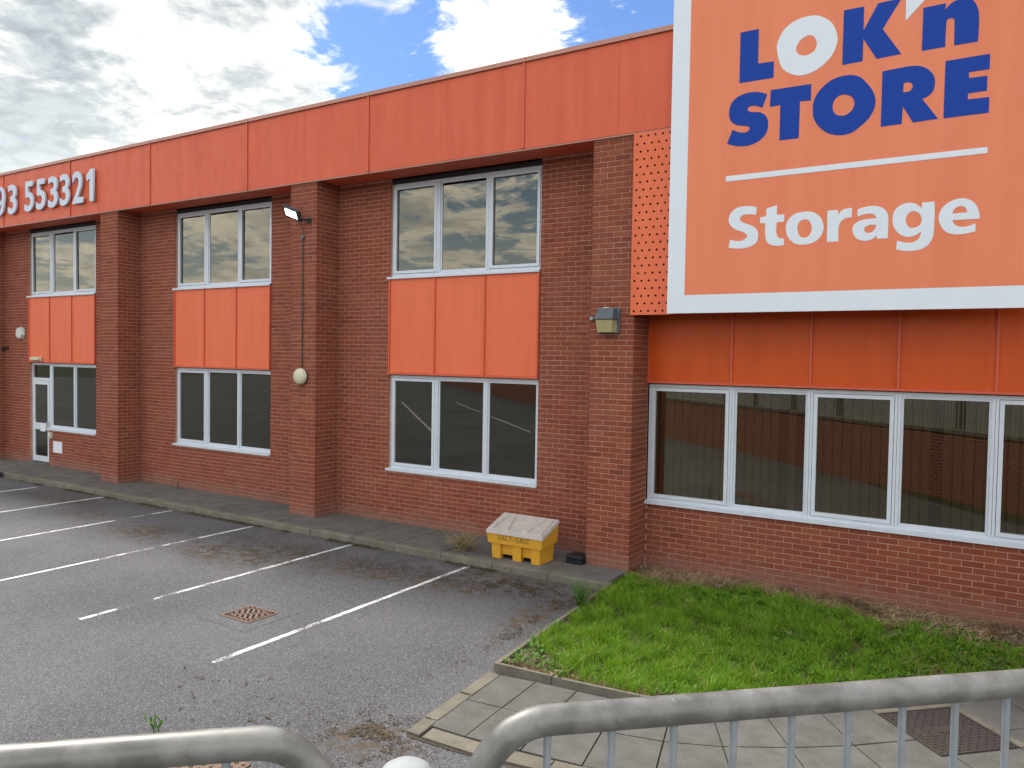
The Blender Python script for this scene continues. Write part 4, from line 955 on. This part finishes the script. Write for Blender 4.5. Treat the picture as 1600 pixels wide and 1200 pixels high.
g2 = empty('gully_cover', (-4.87, -6.98, 0), R_(8), label='brown studded gully cover beyond the left railing', cat='gully cover')
gm = MB(); gm.box(-.30, .30, -.22, .22, -.01, .010)
gm.build('plate', 'rust', g2)
gm = MB()
for i in range(9):
    for j in range(7):
        xx, yy = -.26+i*.065, -.18+j*.06; q = .022
        gm.hexa([(xx-q, yy, .010), (xx, yy-q, .010), (xx+q, yy, .010), (xx, yy+q, .010)], [(xx-q*.7, yy, .020), (xx, yy-q*.7, .020), (xx+q*.7, yy, .020), (xx, yy+q*.7, .020)])
gm.build('studs', 'rust', g2, kind='stuff')
# access cover in the path
cv = empty('access_cover', (-.305, -3.225, 0), R_(44.5), label='dark studded iron access cover in the slab path behind the railing', cat='manhole cover')
gm = MB(); w, h = .362, .362
for a, b, c, d_ in ((-w, w, -h, -h+.016), (-w, w, h-.016, h), (-w, -w+.016, -h+.016, h-.016), (w-.016, w, -h+.016, h-.016)): gm.box(a, b, c, d_, 0, .034)
gm.build('frame', 'iron', cv)
MB().box(-w+.018, w-.018, -h+.018, h-.018, 0, .030).build('plate', 'iron', cv)
gm = MB()
for i in range(17):
    for j in range(17):
        if (5 <= i <= 11 and 7 <= j <= 9) or (i in (2, 14) and j in (7, 8, 9)): continue
        xx, yy = -.32+i*.04, -.32+j*.04; a = .014; b = .006
        if (i+j) % 2: a, b = b, a
        gm.hexa([(xx-a, yy-b, .030), (xx+a, yy-b, .030), (xx+a, yy+b, .030), (xx-a, yy+b, .030)], [(xx-a*.8, yy-b*.7, .037), (xx+a*.8, yy-b*.7, .037), (xx+a*.8, yy+b*.7, .037), (xx-a*.8, yy+b*.7, .037)])
gm.build('studs', 'iron', cv, kind='stuff')
MB().box(-.11, .11, -.045, .045, .030, .034).build('badge', 'iron', cv)
MB().box(-w, w, .366, .45, 0, .031).build('concrete_haunch', 'kerb', cv)
MB().box(.366, .44, -h, h+.08, 0, .030).build('concrete_haunch', 'kerb', cv)
# dark kerb at far left
dk = empty('bay_kerb', (-20.9, -1.25, 0), label='low black kerb block at the far left, end of the parking bays', cat='kerb block')
build_at(MB().box(-22.5, -19.98, -1.62, -1.30, 0, .13, .015), 'block', 'rubber', dk)

# ================================================================== RAILINGS
RZ = 2.4595
def rail_panel(s0, s1, label):
    g = empty('guard_rail', rl((s0+s1)/2, 0, 1.42), RAIL_A, label=label, cat='railing', group='railing panels along the footway')
    hw = (s1-s0)/2; r = .0243; zt_ = RZ-1.42; zb_ = .12; R = .115
    def arc(cx_, cz_, a0, a1, n=12): return [(cx_+R*math.cos(a0+(a1-a0)*i/n), 0, cz_+R*math.sin(a0+(a1-a0)*i/n)) for i in range(n+1)]
    x1 = hw-r
    pts = [(-x1, 0, -.1)] + [(-x1, 0, zt_-R-.2)] + arc(-x1+R, zt_-R, math.pi, math.pi/2) + arc(x1-R, zt_-R, math.pi/2, 0) + [(x1, 0, zt_-R-.2), (x1, 0, -.1)]
    MB().tube(pts, r, 20).build('top_rail', 'galv', g, smooth=True)
    MB().tube([(-x1, 0, zb_), (x1, 0, zb_)], .017, 14).build('bottom_rail', 'galv', g, smooth=True)
    return g, hw, zt_, zb_
bal_mesh = {}
def balusters(g, hw, zt_, zb_, s0, ss):
    for s in ss:
        x = s-(s0+hw)
        if abs(x) > hw-.07: continue
        key = 0
        if key not in bal_mesh:
            mb = MB(); top = zt_-.018
            mb.tube([(0, 0, zb_), (0, 0, top-.012), (0, 0, top-.004), (0, 0, top)], [.0065, .0065, .0085, .0105], 12)
            o = mb.build('baluster', 'galv_blue', g, smooth=True); bal_mesh[key] = o
        else: o = bal_mesh[key].copy(); COL.objects.link(o); o.parent = g
        o.location = (x, 0, 0)
def post(s, label):
    p = empty('railing_post', rl(s, 0, 1.42), RAIL_A, label=label, cat='post', group='posts between railing panels')
    hgt = 2.407-1.42
    MB().tube([(0, 0, -.1), (0, 0, hgt-.012)], .040, 24).build('tube', 'galv', p, smooth=True)
    MB().lathe([(.0405, -.02), (.0405, -.006), (.037, .003), (.026, .010), (.012, .0135), (.001, .014)], (0, 0, hgt-.010), 'Z', 28).build('cap', 'cap_grey', p, smooth=True)
PER = 2.105; L0 = 1.928
for k in range(-5, 4):
    s0 = .652+PER*k; s1 = s0+L0
    lab = {0: 'railing panel at the lower right, its curved end beside the post', -1: 'railing panel at the lower left, its curved end beside the post'}.get(k, 'galvanised railing panel along the footway, reflected in the windows')
    g, hw, zt_, zb_ = rail_panel(s0, s1, lab)
    balusters(g, hw, zt_, zb_, s0, [s0+.1375+.1077*i for i in range(30) if s0+.1375+.1077*i < s1-.06])
    post(s0-.087, 'domed white-capped steel post between the two near railing panels' if k == 0 else 'steel post between railing panels, reflected in the windows')

# ================================================================== VEGETATION AND LITTER
def blades_mesh(name, V, F, RN, m, parent=None, **kw):
    me = bpy.data.meshes.new(name)
    V = np.asarray(V, dtype=np.float32); F = np.asarray(F, dtype=np.int32)
    me.vertices.add(len(V)); me.vertices.foreach_set('co', V.ravel())
    k = F.shape[1]; me.loops.add(F.size); me.loops.foreach_set('vertex_index', F.ravel())
    me.polygons.add(len(F)); me.polygons.foreach_set('loop_start', np.arange(0, F.size, k, dtype=np.int32))
    try: me.polygons.foreach_set('loop_total', np.full(len(F), k, dtype=np.int32))
    except Exception: pass
    me.update(); me.validate()
    at = me.attributes.new('rnd', 'FLOAT', 'POINT'); at.data.foreach_set('value', np.asarray(RN, dtype=np.float32))
    me.materials.append(M[m]); o = bpy.data.objects.new(name, me); COL.objects.link(o)
    if parent: o.parent = parent
    return tag(o, **kw)
def inpoly(x, y, poly):
    ins = np.zeros(len(x), bool); n = len(poly)
    for i in range(n):
        x1, y1 = poly[i]; x2, y2 = poly[i-1]
        c = ((y1 > y) != (y2 > y)) & (x < (x2-x1)*(y-y1)/(y2-y1+1e-12)+x1); ins ^= c
    return ins
def vnoise(x, y, f, seed):
    r = np.random.default_rng(seed); g = r.random((64, 64)); X = (x*f+31.7) % 63; Y = (y*f+17.3) % 63
    i = np.floor(X).astype(int); j = np.floor(Y).astype(int); u = X-i; v = Y-j; u = u*u*(3-2*u); v = v*v*(3-2*v)
    return g[i, j]*(1-u)*(1-v)+g[(i+1) % 64, j]*u*(1-v)+g[i, (j+1) % 64]*(1-u)*v+g[(i+1) % 64, (j+1) % 64]*u*v
def blades(x, y, z, h, w, lean, rnd, bend=1.):
    "three-segment curved blades: 7 vertices as 3 quads (the last one closes to a point)"
    n = len(x); a = rng.random(n)*2*np.pi; la = rng.random(n)*2*np.pi
    dx, dy = np.cos(a)*w/2, np.sin(a)*w/2; lx, ly = np.cos(la)*lean*h, np.sin(la)*lean*h
    V = np.zeros((n, 8, 3))
    for k, t in enumerate((0, .4, .75, 1.)):
        o = t**1.8; ww = (1, .9, .6, .06)[k]; hz = h*t*(1-.35*lean*t*bend)
        V[:, 2*k] = np.stack([x+lx*o-dx*ww, y+ly*o-dy*ww, z+hz], 1); V[:, 2*k+1] = np.stack([x+lx*o+dx*ww, y+ly*o+dy*ww, z+hz], 1)
    b = (np.arange(n)*8)[:, None, None]; f = np.array([[0, 1, 3, 2], [2, 3, 5, 4], [4, 5, 7, 6]])[None]
    return V.reshape(-1, 3), (b+f).reshape(-1, 4), np.repeat(rnd, 8)
# mulch line: distance from wall where the grass starts
def mulch_edge(x): return -.60-.12*np.sin(x*1.3+1)-.10*np.sin(x*3.1)
NB = 150000
x = rng.uniform(-4.3, 1.4, NB); y = rng.uniform(-4.3, -.2, NB)
ok = inpoly(x, y, LAWN); ok &= (y < mulch_edge(x)+rng.normal(0, .05, NB)-.22*(x > -1.2))
cl = vnoise(x, y, 2.2, 1); cl2 = vnoise(x, y, 6.5, 2); cl3 = vnoise(x, y, 14, 3)
ok &= (rng.random(NB) < .25+1.1*cl2*.6+cl3*.55)
cornr = np.hypot(x+3.95, y+4.1); ok &= (cornr > .35+.25*rng.random(NB))
near_front = np.zeros(NB)
for (ax, ay), (bx, by) in zip(FR, FR[1:]):
    t = np.clip(((x-ax)*(bx-ax)+(y-ay)*(by-ay))/((bx-ax)**2+(by-ay)**2), 0, 1); dd = np.hypot(x-ax-t*(bx-ax), y-ay-t*(by-ay)); near_front = np.maximum(near_front, np.clip(1-dd/.22, 0, 1))
ok &= rng.random(NB) > near_front*.85
ok &= ~((x > -1.6) & (cl2 < .30) & (rng.random(NB) < .75)); ok &= ~((cl3*.6+cl2*.4) < .24)
x, y, cl, cl2, cl3 = (q[ok] for q in (x, y, cl, cl2, cl3)); n = len(x)
right = np.clip((x+1.2)/2.2, 0, 1)
h = (.035+.085*cl2**1.5+.05*cl+.04*(cl3>.7))*(1-.45*right)*rng.uniform(.6, 1.35, n); w = rng.uniform(.004, .009, n)
rnd = np.clip(.15+.6*cl3+rng.normal(0, .18, n), 0, .92); rnd = np.where(rng.random(n) < .05+.10*right, .98, rnd)
V, F, RN = blades(x, y, np.full(n, .05), h, w, rng.uniform(.2, 1.1, n), rnd)
blades_mesh('grass', V, F, RN, 'grass', kind='stuff', label='lush uneven green lawn grass inside the edging')
print('grass blades', n)
# broad leaved weeds in the lawn
def leaves(cx_, cy_, cz_, nl, size, up_, seed, flat=.5):
    r = np.random.default_rng(seed); V = []; F = []; RN = []
    for i in range(nl):
        a = r.uniform(0, 2*np.pi); L = size*r.uniform(.6, 1.2); wd = L*r.uniform(.22, .34); el = r.uniform(.2, 1.1)*flat+up_
        d_ = np.array([math.cos(a)*math.cos(el), math.sin(a)*math.cos(el), math.sin(el)]); sd = np.array([-math.sin(a), math.cos(a), 0])
        p = np.array([cx_, cy_, cz_]); b = len(V); q = r.random()
        for t, ww, dz in ((0, .15, 0), (.35, .8, .02), (.7, 1, .0), (1, .08, -.15)):
            c = p+d_*L*t+np.array([0, 0, dz*L]); V += [c-sd*wd*ww/2, c+sd*wd*ww/2]; RN += [q*.9, q*.9]
        F += [(b, b+1, b+3, b+2), (b+2, b+3, b+5, b+4), (b+4, b+5, b+7, b+6)]
    return V, F, RN
V = []; F = []; RN = []; kk = 0
cand = [(rng.uniform(-4.1, 1.3), rng.uniform(-4.2, -.5)) for _ in range(5200)]
for (a, b) in cand:
    if not inpoly(np.array([a]), np.array([b]), LAWN)[0] or b > mulch_edge(a): continue
    q = vnoise(np.array([a]), np.array([b]), 1.6, 9)[0]
    if q < (.50 if a < -.8 else .32): continue
    v, f, r_ = leaves(a, b, .05+rng.uniform(.02, .05), int(rng.integers(3, 7)), rng.uniform(.035, .085), .25, kk); kk += 1
    o = len(V); V += v; F += [tuple(o+i for i in t) for t in f]; RN += r_
blades_mesh('lawn_weeds', V, F, RN, 'leaf', kind='stuff', label='broad leaved weeds and clover growing through the lawn')
# straw mulch band by the wall
def straws(n, fx, name, m, kind='stuff', lab=None, L=(.03, .13), w=(.002, .004), zr=(.055, .10), parent=None):
    x, y = fx(n); n = len(x); a = rng.random(n)*np.pi*2; l = rng.uniform(*L, n); ww = rng.uniform(*w, n); z = rng.uniform(*zr, n); dz = rng.normal(0, .25, n)*l
    V = np.zeros((n, 4, 3)); dx, dy = np.cos(a)*l/2, np.sin(a)*l/2; sx, sy = -np.sin(a)*ww, np.cos(a)*ww
    V[:, 0] = np.stack([x-dx-sx, y-dy-sy, z], 1); V[:, 1] = np.stack([x+dx-sx, y+dy-sy, z+dz], 1); V[:, 2] = np.stack([x+dx+sx, y+dy+sy, z+dz+ww*.5], 1); V[:, 3] = np.stack([x-dx+sx, y-dy+sy, z+ww*.5], 1)
    return blades_mesh(name, V.reshape(-1, 3), (np.arange(n)*4)[:, None]+np.arange(4)[None], np.repeat(rng.random(n), 4), m, parent, kind=kind, label=lab)
def band(n):
    x = rng.uniform(-4.28, 1.35, n); e = mulch_edge(x)-.22*(x > -1.2); y = e*rng.random(n)**.8*1.12-.02
    q = vnoise(x, y, 5, 21); k = (rng.random(n) < .25+1.2*q); return x[k], y[k]
straws(34000, band, 'straw_mulch', 'straw', lab='dry brown straw and clippings along the foot of the wall')
def lawnstraw(n):
    x = rng.uniform(-4.1, 1.3, n); y = rng.uniform(-4.2, -.6, n); q = vnoise(x, y, 1.9, 33); k = inpoly(x, y, LAWN) & ((q > .70) | ((x > -1.) & (q > .5))); return x[k], y[k]
straws(6000, lawnstraw, 'dead_grass', 'straw', lab='patches of dead yellow grass lying in the lawn', zr=(.07, .11))
def edgelitter(n):
    t = rng.random(n); i = rng.integers(0, 6, n); P0 = np.array(FR)[i]; P1 = np.array(FR)[i+1]; p = P0+(P1-P0)*t[:, None]; o = rng.uniform(.04, .20, n)**1.0; return p[:, 0]+rng.normal(0, .01, n), p[:, 1]+o
straws(2600, edgelitter, 'edge_litter', 'straw', lab='dry clippings on the bare soil inside the lawn edging', L=(.02, .07), zr=(.057, .075))
# pale pebbles at right end of mulch
pv = []; pf = []
def pebble(x, y, z, r):
    b = len(pv); n = 7
    for k, (rr, h) in enumerate(((.75, -.3), (1, .1), (.6, .55))):
        for j in range(n):
            a = 2*math.pi*j/n; q = rr*random.uniform(.85, 1.15); pv.append((x+r*q*math.cos(a)*1.2, y+r*q*math.sin(a), z+r*h))
    pv.append((x, y, z+r*.7))
    for k in range(2):
        for j in range(n): pf.append((b+k*n+j, b+k*n+(j+1) % n, b+(k+1)*n+(j+1) % n, b+(k+1)*n+j))
    for j in range(n): pf.append((b+2*n+j, b+2*n+(j+1) % n, b+3*n))
for i in range(260):
    x_ = 1.3-abs(random.gauss(0, 1.1)); y_ = random.uniform(-.80, -.12)
    if x_ > -2.4: pebble(x_, y_, .065, random.uniform(.008, .024))
for i in range(110): pebble(random.uniform(-4.2, 1.3), random.uniform(-.55, -.05), .06, random.uniform(.005, .013))
for i in range(12): pebble(random.uniform(-4.22, -3.95), random.uniform(-.5, -.15), .06, random.uniform(.012, .028))
me = bpy.data.meshes.new('pebbles'); me.from_pydata(pv, [], pf); me.materials.append(M['stone']); o = bpy.data.objects.new('pebbles', me); COL.objects.link(o); tag(o, kind='stuff', label='pale pebbles in the dry strip at the foot of the wall')
# moss and dirt crumbs on the asphalt
def crumbs(n):
    X = []; Y = []
    for cx_, cy_, rx, ry, wt in ((-9.3, -2.3, 1.3, .55, 1), (-9.9, -2.9, 1.2, .45, 1), (-12.2, -2.7, .9, .5, .7), (-5.6, -1.75, 1.1, .35, 2.2), (-4.15, -5.95, .4, .35, .8), (-7.3, -2.2, 1., .5, .5), (-4.5, -2.9, .15, 1.2, .6), (-16, -1.9, 1.4, .5, .5)):
        k = int(n*wt/7.3); X.append(rng.normal(cx_, rx*.7, k)); Y.append(rng.normal(cy_, ry*.7, k))
    X = np.concatenate(X); Y = np.concatenate(Y); q = vnoise(X, Y, 6, 41)*.6+vnoise(X, Y, 19, 42)*.4; k = (q > .47+.12*rng.random(len(X))) & (Y < -1.32) & ~((X > -4.28) & (Y > -4.25)); return X[k], Y[k]
straws(26000, crumbs, 'moss_crumbs', 'debris', lab='brown moss and leaf crumbs scattered on the parking bays', L=(.006, .026), w=(.0015, .005), zr=(.004, .010))
def twigs(n):
    x = rng.normal(-5.5, .5, n); y = rng.normal(-6.1, .35, n); k = (x < -4.3); return x[k], y[k]
straws(46, twigs, 'twigs', 'debris', lab='small dark twigs and crumbs on the open tarmac', L=(.02, .09), w=(.003, .008), zr=(.004, .012))
def crumbs2(n):
    x = rng.uniform(-20, -4.35, n); y = -1.29-np.abs(rng.normal(0, .06, n)); q = vnoise(x, y*0, 2.5, 43); k = q > .45; return x[k], y[k]
straws(5000, crumbs2, 'gutter_litter', 'debris', lab='dark litter gathered along the kerb', L=(.01, .05), w=(.003, .008), zr=(.004, .014))
# tall feathery weed at the lawn corner
def weed(name, loc, ht, spread, stems, m, label, seed, nl=26, ls=.04, cat='weed'):
    g = empty(name, loc, 0, label=label, cat=cat); r = np.random.default_rng(seed); V = []; F = []; RN = []; st = MB()
    for s in range(stems):
        a = r.uniform(0, 2*np.pi); rad = spread*r.uniform(.2, 1); H = ht*r.uniform(.55, 1)
        b0 = np.array([r.normal(0, spread*.15), r.normal(0, spread*.15), 0]); tip = b0+np.array([math.cos(a)*rad, math.sin(a)*rad, H]); md = (b0+tip)/2+np.array([-math.cos(a)*rad*.15, -math.sin(a)*rad*.15, H*.08])
        st.tube([tuple(b0), tuple(md), tuple(tip)], [.003, .0025, .001], 5)
        for i in range(nl):
            t = r.uniform(.15, 1); c = (1-t)**2*b0+2*t*(1-t)*md+t*t*tip; v, f, q = leaves(c[0], c[1], c[2], 1, ls*(1.2-.5*t), .1, int(r.integers(1e9)), 1.)
            o = len(V); V += v; F += [tuple(o+k for k in z) for z in f]; RN += q
    st.build('stem', m, g); o = blades_mesh('foliage', V, F, RN, m, g)
    return g
weed('feathery_weed', (-4.20, -2.22, .03), .42, .20, 34, 'weed', 'tall feathery grey green weed over the left lawn edging', 5, 46, .036)
weed('dried_weed', (-6.86, -.93, .10), .26, .34, 90, 'dry', 'straw coloured dried weed on the kerb left of the grit bin', 6, 44, .028)
weed('leafy_weed', (-5.60, -6.82, 0), .16, .10, 5, 'leaf', 'small leafy green weed behind the left railing', 7, 4, .075)
weed('kerb_weed', (-18.5, -1.1, .07), .12, .28, 16, 'dry', 'brown dried weed on the kerb near the door', 8, 14, .02)
weed('wall_weed', (-15.0, -.12, .09), .28, .12, 5, 'debris', 'thin dead twig weed against the wall under the second window', 10, 10, .015)
weed('gutter_weed', (-14.2, -1.27, .0), .12, .08, 8, 'dry', 'small dried weed in the kerb joint by the third pier', 11, 10, .02)
print('DONE', len(bpy.data.objects))
